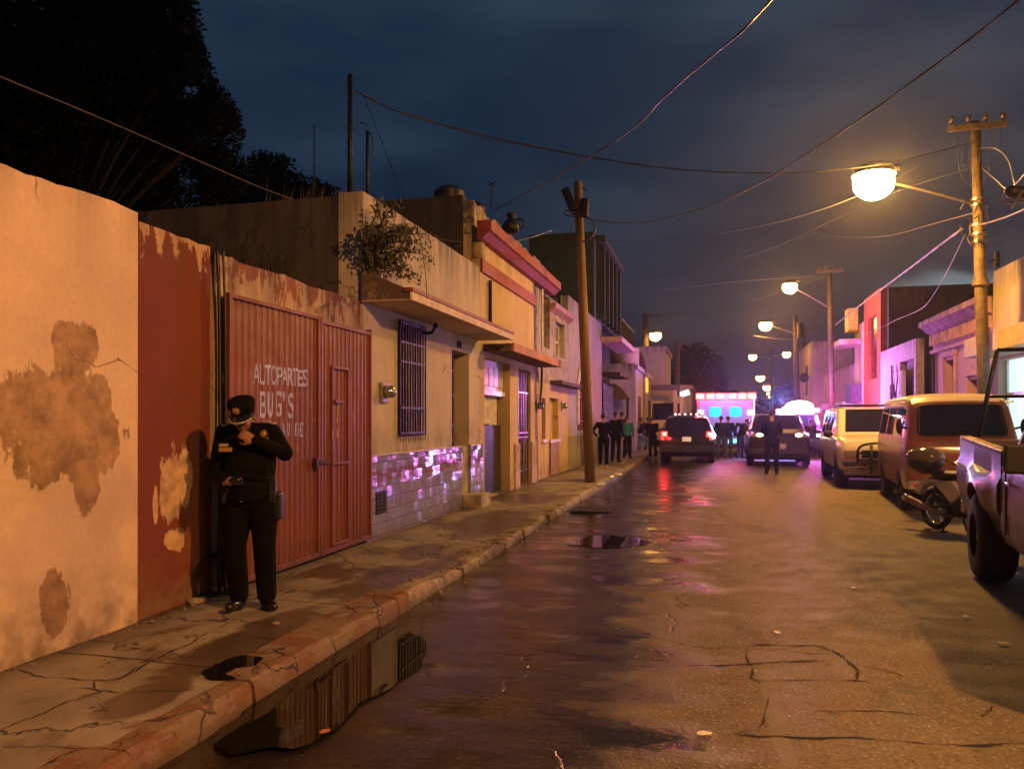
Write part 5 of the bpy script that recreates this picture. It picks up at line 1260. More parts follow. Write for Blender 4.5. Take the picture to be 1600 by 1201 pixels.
for sx in (-1, 1):
    for y in (-1.35, 1.25): wheel(T, sx*.75, y, .33, .20, .60)
    h = part('headlight', MB().cyl((sx*.56, -2.30, .84), (sx*.56, -2.14, .84), .115, 22), M_HL, T, auto=40)
    part('headlight_ring', MB().torus((sx*.56, -2.29, .84), (0, 1, 0), .115, .016, 24, 6), M_CHROME, h, smooth=True)
for u in (.0, .25, .60): seam(T, s, 5, u)
wfr = MB(); A_, B_ = ringpts(s[2]), ringpts(s[3])
c4 = [A_[8]+Vector((.02, -.012, .01)), A_[12]+Vector((-.02, -.012, .01)), B_[12]+Vector((-.02, -.016, -.015)), B_[8]+Vector((.02, -.016, -.015))]
fr4 = []
for i in range(4):
    a_, b_, c_ = c4[i-1], c4[i], c4[(i+1) % 4]; fr4 += [b_.lerp(a_, .10), b_.lerp(a_, .03).lerp(c_, .03), b_.lerp(c_, .10)]
wfr.tube(fr4+[fr4[0]], .016, 6); part('windscreen_rubber', wfr, M_TRIM, T, smooth=True)
part('front_crease', MB().tube([(-.80, -2.185, 1.13), (-.4, -2.24, 1.02), (0, -2.26, .80), (.4, -2.24, 1.02), (.80, -2.185, 1.13)], .012, 6), M_OR, T, smooth=True)
part('number_plate', MB().box(-.15, .15, -2.375, -2.362, .44, .57), simple('dusty_plate', (.4, .36, .28), .5), T)
bx(T, 'bumper', simple('cream_bumper', (.55, .45, .33), .35), -.84, .84, -2.36, -2.24, .44, .58, .03)
bx(T, 'vent_grille', M_TRIM, -.34, .34, -2.215, -2.165, 1.02, 1.11); part('wiper', MB().tube([(-.35, -2.16, 1.36), (.1, -2.08, 1.44)], .01, 5).tube([(.15, -2.16, 1.36), (.5, -2.08, 1.44)], .01, 5), M_TRIM, T)
part('gutter', MB().tube([(-.80, -1.75, 1.90), (-.82, 2.1, 1.92)], .014, 6).tube([(.80, -1.75, 1.90), (.82, 2.1, 1.92)], .014, 6), M_CR, T)
mirrorpair(T, -1.9, 1.48, .80, None, (.05, .03, .13))
part('driver_seat', MB().box(-.6, -.2, -1.3, -1.18, .9, 1.6).box(.2, .6, -1.3, -1.18, .9, 1.6), M_TRIM, T, bevel=.04)
# ---- black patrol utility seen from behind
c = Vector((-.83, 31.0, 0))
T = thing('patrol_car', 'black patrol utility seen from behind with red tail lights glowing', 'police car', c, math.pi)
M_BP = paint('black_paint', (.006, .005, .006), .22, .10, .8)
s = [(-2.45, .40, .75, .86, .84, .80, .01), (-2.35, .34, .92, 1.02, .94, .88, .02), (-1.3, .32, 1.06, 1.12, .99, .90, .02), (-1.15, .32, 1.08, 1.15, .99, .88, .01), (-.35, .32, 1.10, 1.68, .99, .74, .02), (1.5, .32, 1.14, 1.72, .99, .74, .02), (2.05, .32, 1.14, 1.66, .985, .74, .015), (2.38, .34, 1.06, 1.16, .96, .84, .01), (2.47, .42, .9, 1.0, .9, .84, 0)]
shell(T, s, M_BP, (-1.55, 1.45), .44, .37)
screen(T, s[3], s[4]); screen(T, s[7], s[6], .10, .92, .05, 'rear_window')
for u in ((.03, .45), (.5, .96)): sidewin(T, s, 4, *u, .08, .85)
for sx in (-1, 1):
    for y in (-1.55, 1.45): wheel(T, sx*.86, y, .37, .24)
M_TAIL = glow('tail_light', (1, .018, .012), 7); M_TAILW = glow('tail_light_core', (1, .30, .22), 5)
for sx in (-1, 1):
    h = part('tail_light', MB().box(sx*.80-.11, sx*.80+.11, 2.40, 2.49, .98, 1.16).box(sx*.86-.06, sx*.86+.06, 2.40, 2.49, .86, .979), M_TAIL, T)
    part('lamp_core', MB().box(sx*.80-.07, sx*.80+.05, 2.491, 2.50, 1.01, 1.13), M_TAILW, h)
part('glare_ball', MB().ball((-.92, 2.46, 1.02), (.10, .05, .12), 14, 8), glow('pink_glare', (1, .55, .80), 14), T, smooth=True)  # added glowing ball standing for a police light glaring behind the car
bx(T, 'bumper', M_TRIM, -.95, .95, 2.40, 2.56, .40, .66, .03); bx(T, 'number_plate', simple('pale_plate', (.7, .68, .6), .4, emit=(1, .9, .7), es=.25), -.16, .16, 2.50, 2.515, .80, .97)
lb = bx(T, 'light_bar', M_TRIM, -.55, .55, .2, .45, 1.76, 1.84); mirrorpair(T, -1.0, 1.15, .97)
for i, (x, cc) in enumerate(((-.50, 'r'), (-.32, 'w'), (-.1, 'r'), (.12, 'w'), (.33, 'r'), (.48, 'w'))):
    part('beacon', MB().ball((x, .45, 1.80), (.045, .03, .03), 10, 6), M_TAILW if cc == 'r' else glow('beacon_white%d' % i, (1, .8, .75), 6), lb, smooth=True)
# ---- dark utility facing the camera, headlights on
c = Vector((2.30, 29.6, 0)); d = Vector((.03, 1, 0)).normalized()
T = thing('patrol_car', 'dark patrol utility facing the camera with headlights on, right lane', 'police car', c, math.atan2(-d.x, d.y))
s2 = [(-2.45, .40, .80, .98, .86, .82, .01), (-2.35, .34, .98, 1.12, .97, .90, .02), (-1.35, .32, 1.10, 1.20, 1.04, .92, .02), (-1.2, .32, 1.12, 1.22, 1.04, .90, .01), (-.45, .32, 1.14, 1.76, 1.04, .78, .02), (1.6, .32, 1.14, 1.78, 1.04, .78, .02), (2.2, .32, 1.10, 1.6, 1.0, .76, .015), (2.45, .42, .9, 1.0, .9, .84, 0)]
shell(T, s2, paint('dark_red_black', (.010, .004, .004), .3, .12, .5), (-1.55, 1.45), .45, .38)
screen(T, s2[3], s2[4], m=simple('see_through_dark', (.03, .015, .018), .05, var=0))
for u in ((.03, .45), (.5, .96)): sidewin(T, s2, 4, *u, .08, .85)
for sx in (-1, 1):
    for y in (-1.55, 1.45): wheel(T, sx*.90, y, .38, .24)
    h = part('headlight', MB().box(sx*.68-.20, sx*.68+.20, -2.44, -2.33, 1.00, 1.13), simple('lamp_housing', (.3, .25, .2), .15, var=0) if 'lamp_housing' not in bpy.data.materials else bpy.data.materials['lamp_housing'], T, bevel=.03)
    part('bulb', MB().ball((sx*.62, -2.45, 1.08), (.11, .03, .055), 12, 8), bpy.data.materials.get('headlamp_glow') or glow('headlamp_glow', (1, .80, .55), 9), h, smooth=True)
bx(T, 'grille', M_TRIM, -.42, .42, -2.47, -2.43, .78, .98); bx(T, 'number_plate', simple('dim_plate', (.4, .32, .25), .5), .02, .22, -2.52, -2.505, .62, .80); bx(T, 'bumper', M_TRIM, -.92, .92, -2.50, -2.38, .42, .62, .04)
mirrorpair(T, -1.05, 1.25, 1.0)
# ---- ambulance, rear doors to the camera
c = Vector((.62, 34.2, 0))
T = thing('ambulance', 'white box ambulance from behind, red lights along its top and blue lit door windows', 'ambulance', c)
M_AW = paint('ambulance_white', (.72, .70, .72), .3, .15)
w_, h_, z0 = 1.2, 2.72, .55
bx(T, 'body', M_AW, -w_, w_, .05, 4.6, z0, h_, .06)
cb = [(4.6, .5, 1.3, 2.1, 1.0, .85, .02), (5.1, .5, 1.25, 2.05, 1.0, .85, .02), (5.6, .5, 1.15, 1.25, 1.0, .9, .02), (6.4, .5, 1.0, 1.1, .95, .85, .02)]
part('cab', MB().loft([ringpts(q) for q in cb]), M_AW, T, auto=30)
for sx in (-1, 1):
    dd = bx(T, 'rear_door', M_AW, sx*.56-.53, sx*.56+.53, .0, .045, .75, 2.35, .015)
    wn = bx(T, 'door_window', glow('cyan_lit_window' if sx < 0 else 'cyan_lit_window2', (.0, .42, 1.0), 2.4), sx*.42-.24, sx*.42+.24, -.015, -.003, 1.72, 2.12, .01)
    st_ = MB()
    for a in (0, 60, 120):
        Mx = Matrix.Translation((sx*.42, -.020, 1.92)) @ Matrix.Rotation(R(a), 4, 'Y'); st_.box(-.045, .045, -.003-.001*a/60, .003+.001*a/60, -.21, .21, Mx)
    part('medical_star', st_, glow('cyan_star' if sx < 0 else 'cyan_star2', (.0, .9, 1.0), 3.0), dd)
    bx(T, 'work_light', glow('work_light' if sx < 0 else 'work_light2', (1, .25, .6), 16), sx*1.02-.10, sx*1.02+.10, -.03, .04, 1.80, 2.0, .02)
    bx(T, 'tail_light', M_TAIL, sx*1.06-.08, sx*1.06+.08, -.02, .04, .80, 1.05, .02)
    for y in (1.2, 5.3): wheel(T, sx*1.0, y, .40, .26)
M_RB = glow('red_beacon', (1, .006, .005), 95); M_RBW = glow('red_beacon_core', (1, .35, .2), 90)
for i, x in enumerate((-1.05, -.62, -.22, .30, .70, 1.08)):
    b_ = bx(T, 'beacon', M_RB, x-.17, x+.17, -.06, .045, 2.46, 2.72, .03)
    part('beacon_core', MB().box(x-.11, x+.11, -.068, -.061, 2.53, 2.66), M_RBW, b_)
bx(T, 'blue_stripe', glow('blue_stripe_glow', (.15, .25, 1.0), .9), -.5, .5, -.052, -.048, .9, 1.25, 0)  # stripe glows blue by itself
bx(T, 'step', M_TRIM, -.9, .9, -.30, .04, .38, .50); bx(T, 'reflector', glow('cyan_reflector_glow', (.2, .8, 1), 2), -.05, .45, -.31, -.301, .60, .80, 0)  # reflector given its own glow in place of reflected light
# ---- patrol pickup with the blazing light bar
c = Vector((3.80, 36.6, 0))
T = thing('patrol_pickup', 'patrol pickup with blinding red and white light bar on its roof', 'police truck', c, R(-2))
s3 = [(-2.6, .45, .85, .98, .86, .84, .01), (-2.5, .40, 1.0, 1.14, .96, .90, .02), (-1.3, .40, 1.12, 1.22, .98, .90, .02), (-1.15, .40, 1.14, 1.24, .98, .88, .01), (-.5, .40, 1.16, 1.82, .98, .78, .02), (.7, .40, 1.16, 1.82, .98, .78, .02), (.9, .4, 1.14, 1.2, .98, .9, 0), (2.6, .4, 1.14, 1.18, .98, .92, 0)]
shell(T, s3, M_BP, (-1.7, 1.6), .46, .40); screen(T, s3[3], s3[4])
for sx in (-1, 1):
    for y in (-1.7, 1.6): wheel(T, sx*.84, y, .40, .26)
    bx(T, 'headlight', bpy.data.materials['headlamp_glow'], sx*.7-.15, sx*.7+.15, -2.62, -2.55, .88, 1.0)
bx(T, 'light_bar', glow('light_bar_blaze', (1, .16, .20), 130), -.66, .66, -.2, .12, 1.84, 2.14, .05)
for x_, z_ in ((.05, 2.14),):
    part('bloom_dome', MB().ball((x_, -.1, z_), (.60, .16, .29), 28, 16), bpy.data.materials['light_bar_blaze'], T, smooth=True)  # added glowing dome, stands in for the bloom around the light bar
bx(T, 'light_bar_end', glow('light_bar_red', (1, .01, .012), 120), .67, .90, -.2, .12, 1.9, 2.1, .03)
bx(T, 'light_bar_end', glow('light_bar_violet', (.8, .12, 1), 40), -.92, -.67, -.2, .12, 1.9, 2.06, .03)
# ---- pale high-roof van facing us behind the patrol car
c = Vector((at(1047, 655, 42).x-.25, at(1047, 655, 42).y+3, 0))
T = thing('parked_van', 'pale high roofed van with dark windscreen, half hidden behind the black patrol car', 'van', c, 0)
s4 = [(-2.9, .5, 1.2, 1.3, .86, .84, .01), (-2.8, .45, 1.35, 1.5, .95, .92, .02), (-2.3, .42, 1.45, 2.5, 1.0, .9, .02), (-1.7, .42, 1.45, 2.9, 1.0, .92, .04), (2.8, .42, 1.45, 2.9, 1.0, .92, .04)]
shell(T, s4, M_WP, (-1.9, 1.9), .44, .38); screen(T, s4[1], s4[2], .05, .98, .05)
for sx in (-1, 1):
    for y in (-1.9, 1.9): wheel(T, sx*.86, y, .38, .24)
    bx(T, 'headlight', M_HL, sx*.72-.14, sx*.72+.14, -2.9, -2.8, .95, 1.15)
# ---- police lights: the coloured light they throw into the street
point('police_blue', (.62, 33.2, 3.0), (.16, .16, 1), 200, .2)
point('police_violet', (3.05, 36.0, 2.40), (.15, .27, 1), 2000, .22)
point('police_pink', (4.75, 36.0, 2.1), (.9, .10, .9), 1300, .2)
point('tail_glow', (-1.6, 28.2, 1.05), (1, .04, .03), 12, .1)
# ---- near pickup truck (local frame placed from its rear street-side corner)
ax = Vector((.139, .990, 0)).normalized(); rt = Vector((ax.y, -ax.x, 0))
TC = Vector((2.83, 10.03, 0)); c = TC+rt*.95-ax*2.3
yaw = math.atan2(-ax.x, ax.y)
T = thing('pickup_truck', 'battered dark mauve pickup truck with big tyres and a ladder rack, nearest on the right', 'pickup truck', c, yaw)
M_TP = paint('mauve_paint', (.060, .033, .038), .40, .55, .25)
# local: x right, y towards rear, origin 2.3 m ahead of the tail, bed spans y 0..2.3
zr = lambda y: 1.305+.085*y/2.3
sec = [(0.0, 1.0), (.0, 1.0)]
def bedside(s):
    rings = []
    n = 24
    for i in range(n+1):
        y = -.02+2.34*i/n; z = zr(y); q = max(0, 1-abs(y-.92)/.66)**.5*.07
        x = .95*s
        pr = [(x-.02*s, z), (x-.0*s, z-.01), (x, z-.22), (x+(.03+q*.4)*s, z-.28), (x+(.035+q)*s, z-.40), (x+(.03+q)*s, z-.52), (x+(.0+q*.7)*s, .72), (x-.07*s, .50), (x-.11*s, .50), (x-.09*s, z-.3), (x-.09*s, z)]
        rings.append([Vector((u, y, v)) for u, v in pr])
    return MB().loft(rings)
for s_ in (-1, 1):
    me = cut(bedside(s_).mesh('b'), [MB().cyl((s_*.6, .92, .47), (s_*1.3, .92, .47), .50, 30)], 'bed_side')
    me.materials.clear(); b_ = part('bed_side', me, M_TP, T); b_.data.shade_smooth(); b_.data.set_sharp_from_angle(angle=R(35))
    part('rail_cap', MB().box(s_*.90-.055, s_*.90+.055, 0, 2.3, 1.300, 1.325, Matrix.Rotation(math.atan(.085/2.3), 4, 'X')), simple('worn_rail', (.62, .50, .30), .30, .2) if 'worn_rail' not in bpy.data.materials else bpy.data.materials['worn_rail'], T, bevel=.006)
    part('tail_lamp', MB().box(s_*.93-.05, s_*.93+.06, 2.24, 2.335, .86, 1.12), M_CHROME, T, bevel=.01)
    part('side_trim', MB().tube(spline([(s_*1.0, 2.28, 1.10), (s_*1.005, 1.9, 1.08), (s_*1.0, 1.5, 1.05)], 5), .013, 6), M_CHROME, T)
    wheel(T, s_*.86, .92, .43, .33, .52)
    wheel(T, s_*.86, -2.55, .43, .33, .52)
bx(T, 'bed_floor', M_TRIM, -.86, .86, 0, 2.3, .72, .78); bx(T, 'tailgate', M_TP, -.86, .86, 2.26, 2.32, .72, 1.37); bx(T, 'rear_bumper', M_CHROME, -.92, .92, 2.36, 2.46, .50, .66, .02)
bx(T, 'chassis', M_TRIM, -.6, .6, -3.2, 2.3, .40, .55); bx(T, 'axle', M_TRIM, -.75, .75, .86, .98, .37, .49)
s5 = [(-3.5, .5, .95, 1.06, .88, .86, .01), (-3.4, .46, 1.02, 1.14, .95, .9, .02), (-2.0, .46, 1.12, 1.20, .96, .90, .02), (-1.85, .46, 1.14, 1.22, .96, .88, .01), (-1.25, .46, 1.16, 1.86, .96, .72, .02), (-.28, .46, 1.16, 1.88, .96, .72, .02), (-.05, .46, 1.16, 1.5, .96, .80, .02), (-.03, .46, 1.16, 1.24, .96, .88, .02)]
f = fine(s5, 2); me = cut(MB().loft([ringpts(q) for q in f]).mesh('b'), arches((-2.55,), .96, .50, .47), 'cab'); me.materials.clear()
cbp = part('cab', me, M_TP, T); cbp.data.shade_smooth(); cbp.data.set_sharp_from_angle(angle=R(32))
screen(T, s5[3], s5[4]); screen(T, s5[6], s5[5], .1, .9, .06, 'rear_window')
sidewin(T, s5, 4, .05, .95, .06, .9)
for s_ in (-1, 1):
    part('door_seam', MB().box(s_*.962-.006, s_*.962+.006, -.30, -.285, .6, 1.14), M_TRIM, T)
    part('door_handle', MB().box(s_*.975-.012, s_*.975+.012, -.52, -.38, 1.04, 1.07), M_CHROME, T, bevel=.006)
    part('belt_trim', MB().box(s_*.955-.008, s_*.955+.008, -1.2, -.12, 1.165, 1.19), M_CHROME, T)
    part('wing_mirror', MB().box(s_*1.1-.08, s_*1.1+.08, -1.45, -1.40, 1.2, 1.42), M_TRIM, T, bevel=.02)
# ladder rack: raked rear hoop and upright posts
rk = MB()
rk.tube([(-.78, 2.2, 1.40), (-.62, 2.05, 2.38)], .024, 8).tube([(.78, 2.2, 1.40), (.62, 2.05, 2.38)], .024, 8).tube([(-.72, 2.15, 1.86), (.72, 2.15, 1.86)], .018, 8)
rk.tube([(-.62, 2.05, 2.38), (.62, 2.05, 2.38)], .024, 8)
part('ladder_rack', rk, M_IRON, T, smooth=True)
rk = MB().tube([(-.30, .35, 1.0), (-.30, .25, 2.10)], .05, 8).tube([(.5, .35, 1.0), (.5, .25, 2.10)], .05, 8).tube([(-.62, .3, 1.78), (.62, .3, 1.78)], .02, 8)
part('ladder_rack', rk, M_IRON, T, smooth=True)
# ---- motorcycle standing between truck and van
rw = G(1463, 826); hd = (G(1500, 833)-rw); hd.z = 0; ang = math.atan2(hd.y, hd.x)
T = thing('motorcycle', 'small motorcycle with a black top box and chrome exhaust on its centre stand', 'motorcycle', Vector((rw.x, rw.y, 0)), ang)
# local: x forward, rear axle at 0
M_MC = paint('grey_fairing', (.34, .31, .30), .3, .3); 
def mwheel(x):
    m = MB().torus((x, 0, .30), (0, 1, 0), .26, .045, 30, 8); h = part('wheel', MB().torus((x, 0, .30), (0, 1, 0), .215, .014, 26, 6).cyl((x, -.05, .30), (x, .05, .30), .055, 12), M_CHROME, T, smooth=True)
    for i in range(12):
        a = math.pi*2*i/12; part('spoke', MB().tube([(x, .03*(-1)**i, .30), (x+.21*math.cos(a), 0, .30+.21*math.sin(a))], .004, 4), M_CHROME, h)
    part('tyre', m, M_TYRE, h, smooth=True)
mwheel(0); mwheel(1.22)
part('frame', MB().tube(spline([(0, .09, .32), (.35, .09, .40), (.6, .05, .42), (.85, 0, .62), (1.0, 0, .92)], 5), .03, 8).tube([(0, -.09, .32), (.4, -.09, .40)], .028, 8).tube([(.02, .1, .36), (.12, .1, .70)], .022, 8).tube([(.02, -.1, .36), (.12, -.1, .70)], .022, 8), M_IRON, T, smooth=True)
part('engine', MB().box(.42, .74, -.11, .11, .24, .44).cyl((.58, -.16, .34), (.58, .16, .34), .10, 16), M_TRIM, T, bevel=.02)
part('side_panel', MB().loft([[Vector((x, sgn*.0+yy, z)) for x, z, yy in q] for sgn, q in ((0, [(.0, .72, -.13), (.45, .74, -.13), (.62, .56, -.13), (.40, .42, -.13), (.22, .58, -.13)]), (1, [(.0, .72, .13), (.45, .74, .13), (.62, .56, .13), (.40, .42, .13), (.22, .58, .13)]))]), M_MC, T, bevel=.02)
part('seat', MB().ball((.30, 0, .80), (.38, .14, .075), 18, 8), M_TRIM, T, smooth=True)
tb = part('top_box', MB().ball((-.22, 0, .98), (.27, .24, .19), 20, 10), M_BLACK, T, smooth=True)
part('box_lid', MB().ball((-.22, 0, 1.045), (.285, .25, .145), 20, 8), simple('glossy_lid', (.10, .075, .05), .12, var=0), tb, smooth=True)
part('rear_mudguard', MB().tube(spline([(-.34, 0, .50), (-.26, 0, .62), (-.05, 0, .70), (.18, 0, .66)], 5), .07, 8), M_MC, T, smooth=True)
part('tail_light', MB().ball((-.38, 0, .60), (.03, .07, .04), 12, 6), simple('red_lens', (.4, .02, .02), .15), T, smooth=True)
part('exhaust', MB().tube([(.5, -.16, .24), (.2, -.18, .28), (-.36, -.20, .42)], [.022, .045, .052], 12), simple('exhaust_metal', (.16, .12, .10), .3, .8), T, smooth=True)
part('exhaust_tip', MB().cyl((-.35, -.20, .415), (-.42, -.20, .435), .054, 14), M_CHROME, T, smooth=True)
part('stand', MB().tube([(.38, -.08, .30), (.34, -.19, .02)], .016, 6).tube([(.38, .08, .30), (.36, .19, .02)], .016, 6).tube([(.34, -.22, .02), (.40, -.16, .02)], .018, 6).tube([(.36, .22, .02), (.42, .16, .02)], .018, 6), M_IRON, T)
part('front_fork', MB().tube([(1.22, .07, .30), (1.02, .07, .92)], .022, 8).tube([(1.22, -.07, .30), (1.02, -.07, .92)], .022, 8), M_CHROME, T, smooth=True)
part('leg_shield', MB().ball((.95, 0, .72), (.10, .20, .30), 16, 10), M_MC, T, smooth=True)
part('handlebar', MB().tube(spline([(.86, -.34, 1.02), (.98, -.2, 1.02), (1.0, 0, .98), (.98, .2, 1.02), (.86, .34, 1.02)], 5), .014, 8), M_CHROME, T, smooth=True)
part('headlight', MB().ball((1.08, 0, .96), (.09, .11, .10), 16, 10), M_HL, T, smooth=True)
# ================================================================== PEOPLE
M_SKIN = simple('brown_skin', (.30, .15, .085), .5, var=.08); M_HAIR = simple('black_hair', (.012, .010, .009), .5)
def capsule(m, a, b, ra, rb, seg=12):
    a = Vector(a); b = Vector(b); d = (b-a); L = d.length
    if L < 1e-5: return m.ball(a, ra)
    d.normalize(); rings = []
    pts = []; rr = []
    for i in range(5): q = math.pi/2*(1-i/4.001); pts.append(a-d*ra*math.sin(q)); rr.append(max(ra*math.cos(q), .001))
    for i in range(1, 4): pts.append(a.lerp(b, i/4)); rr.append(ra+(rb-ra)*i/4)
    for i in range(5): q = math.pi/2*(i/4.001); pts.append(b+d*rb*math.sin(q)); rr.append(max(rb*math.cos(q), .001))
    return m.tube(pts, rr, seg)
def chain(m, pts, rr, seg=12):
    for (a, b), (ra, rb) in zip(zip(pts, pts[1:]), zip(rr, rr[1:])): capsule(m, a, b, ra, rb, seg)
    return m
def handmesh(m, wrist, fwd, nrm, side, curl=.5, s=1.0):
    """palm and five separate fingers; fwd along the hand, nrm out of the palm, side: thumb side vector sign"""
    f = Vector(fwd).normalized(); n = Vector(nrm); n = (n-f*n.dot(f)).normalized(); t = f.cross(n).normalized()*side; w = Vector(wrist)
    P = lambda a, b, c: w+(f*a+t*b+n*c)*s
    for k in (-.028, -.010, .010, .026): capsule(m, P(.0, k*.55, 0), P(.082, k, 0), .017*s, .0135*s, 8)
    for k, L in ((.029, .070), (.010, .078), (-.010, .074), (-.028, .058)):
        p0 = P(.082, k, 0); p = p0; a = curl*.5; ln = [L*.45, L*.32, L*.25]; r_ = .0105
        for j, l in enumerate(ln):
            d = f*math.cos(a)+n*math.sin(a); q = p+(d*l+t*(k*.10)*l*4)*s; capsule(m, p, q, r_*s, (r_-.0012)*s, 8); p = q; a += curl*.85; r_ -= .001
    p0 = P(.018, .026, .004); p1 = P(.048, .052, .018); p2 = P(.074, .056, .032+.02*curl); p3 = P(.094, .048, .042+.03*curl)
    chain(m, [p0, p1, p2, p3], [.017*s, .0125*s, .011*s, .009*s], 8)
def headmesh(m, c, M, s=1.0):
    """skull, jaw, nose, lips, brow, ears; local -Y is the face"""
    def b(p, r): m.ball(Vector(c)+M @ (Vector(p)*s), tuple(x*s for x in r), 14, 9, M)
    b((0, .012, .025), (.077, .096, .088)); b((0, -.022, -.035), (.060, .070, .070)); b((0, -.045, -.082), (.034, .034, .026))
    b((0, -.088, .030), (.055, .016, .014)); b((0, -.098, -.006), (.010, .016, .024)); b((0, -.108, -.020), (.015, .013, .011))
    b((0, -.086, -.052), (.024, .012, .007)); b((0, -.084, -.063), (.021, .012, .008)); b((.040, -.070, -.02), (.022, .022, .02)); b((-.040, -.070, -.02), (.022, .022, .02))
    for sx in (-1, 1): b((sx*.079, .012, -.006), (.009, .019, .030))
J0 = dict(pel=(0, 0, .93), chest=(0, 0, 1.24), neck=(0, .01, 1.45), head=(0, -.02, 1.60), shl=(-.185, 0, 1.39), shr=(.185, 0, 1.39), ell=(-.25, .03, 1.12), elr=(.25, .03, 1.12), wrl=(-.24, -.08, .88), wrr=(.24, -.08, .88), hil=(-.095, 0, .90), hir=(.095, 0, .90), knl=(-.11, -.02, .50), knr=(.11, -.02, .50), anl=(-.12, .03, .10), anr=(.12, .03, .10))
def person(label, loc, rz, jac, tro, H=1.72, J=None, vox=.02, group=None, hair=True, girth=1.0, shoe=None, bow=0, turn=0, skin=None, extra=None, cat='person', tw=1.0):
    j = dict(J0); j.update(J or {}); s = H/1.72; j = {k: Vector(v)*s for k, v in j.items()}; g = girth*s
    T = thing('person', label, cat, loc, rz, group)
    Mh = Matrix.Rotation(R(turn), 3, 'Z') @ Matrix.Rotation(R(bow), 3, 'X')
    b = MB(); headmesh(b, j['head'], Mh, s); chain(b, [j['neck']-Vector((0, 0, .06)), j['head']-Mh @ Vector((0, -.01, .05))*s], [.06*s, .052*s])
    capsule(b, j['pel'], j['chest'], .11*g, .12*g); capsule(b, j['chest'], j['neck']-Vector((0, 0, .05)), .11*g, .06*g)
    for q in 'lr':
        sd = -1 if q == 'l' else 1
        capsule(b, j['chest']+Vector((0, 0, .1)), j['sh'+q], .07*s, .045*s)
        chain(b, [j['sh'+q], j['el'+q], j['wr'+q]], [.042*s, .033*s, .025*s]); chain(b, [j['hi'+q], j['kn'+q], j['an'+q]], [.072*s, .048*s, .034*s]); capsule(b, j['pel'], j['hi'+q], .1*s, .07*s)
        if not extra or 'hands' not in extra:
            d = (j['wr'+q]-j['el'+q]).normalized(); handmesh(b, j['wr'+q], d, Vector((-sd, -.2, .1)), sd*1.0, .6, s)
    if extra and 'hands' in extra: extra['hands'](b, j, s)
    part('body', solidskin(b, min(vox, .012), 'body', 2), skin or M_SKIN, T)
    c = MB(); capsule(c, j['pel']+Vector((0, 0, .03)), j['chest'], .135*g, .150*g, 16); capsule(c, j['chest'], j['neck']-Vector((0, 0, .09)), .145*g, .085*g, 16)
    c.ball(j['chest'].lerp(j['pel'], .3), (.175*g, .125*g, .22*s)); c.ball(j['chest']+Vector((0, 0, .05)), (.185*g, .12*g, .15*s)); c.ball(j['pel']+Vector((0, 0, .0)), (.165*g, .125*g, .09*s))
    for q in 'lr':
        capsule(c, j['chest']+Vector((0, 0, .12*s)), j['sh'+q], .09*g, .066*g); e = j['wr'+q].lerp(j['el'+q], .06)
        chain(c, [j['sh'+q], j['el'+q], e], [.066*g, .054*g, .040*g])
    if extra and 'jacket' in extra: extra['jacket'](c, j, s)
    part('jacket', solidskin(c, vox, 'jacket', 3), jac, T)
    g *= tw; t = MB(); t.ball(j['pel']-Vector((0, 0, .02)), (.15*g, .12*g, .12*s))
    for q in 'lr':
        a = j['an'+q].lerp(j['kn'+q], .02); capsule(t, j['pel']-Vector((0, 0, .02)), j['hi'+q], .12*g, .098*g); chain(t, [j['hi'+q], j['kn'+q], a], [.096*g, .070*g, .060*g])
    part('trousers', solidskin(t, vox, 'trousers', 3), tro, T)
    for q in 'lr':
        sd = -1 if q == 'l' else 1; k = MB(); a = j['an'+q]; fd = Vector((sd*.25, -1, 0)).normalized() if not (extra and 'feet' in extra) else extra['feet'][q]
        capsule(k, Vector((a.x, a.y, .05*s)), Vector((a.x, a.y, .05*s))+fd*.15*s, .045*s, .036*s); capsule(k, Vector((a.x, a.y, .05*s)), Vector((a.x, a.y, .14*s)), .045*s, .048*s)
        k.box(a.x-.04*s, a.x+.04*s, a.y-.05*s, a.y+.04*s, .003, .03)
        part('shoe', solidskin(k, .010 if vox < .015 else .016, 'shoe', 2), shoe or M_TRIM, T)
    if hair:
        h = MB(); h.ball(j['head']+Mh @ Vector((0, .022, .045))*s, (.084*s, .098*s, .088*s), 14, 9, Mh); part('hair', h, M_HAIR, T, smooth=True)
    return T, j, Mh, s
def cloth(name, c, r=.95):
    m = simple(name, c, r, bump=.6, bs=22); m.node_tree.nodes['Principled BSDF'].inputs['Specular IOR Level'].default_value = .12; return m
K_BLK = cloth('black_cloth', (.0045, .004, .0045)); K_NAVY = cloth('navy_cloth', (.02, .022, .05)); K_JEAN = cloth('light_denim', (.16, .24, .36)); K_TEAL = cloth('teal_shirt', (.03, .20, .24)); K_DK = cloth('charcoal_cloth', (.03, .028, .03)); K_MAR = cloth('maroon_cloth', (.04, .008, .012)); K_GREYT = cloth('grey_trousers', (.10, .12, .18))
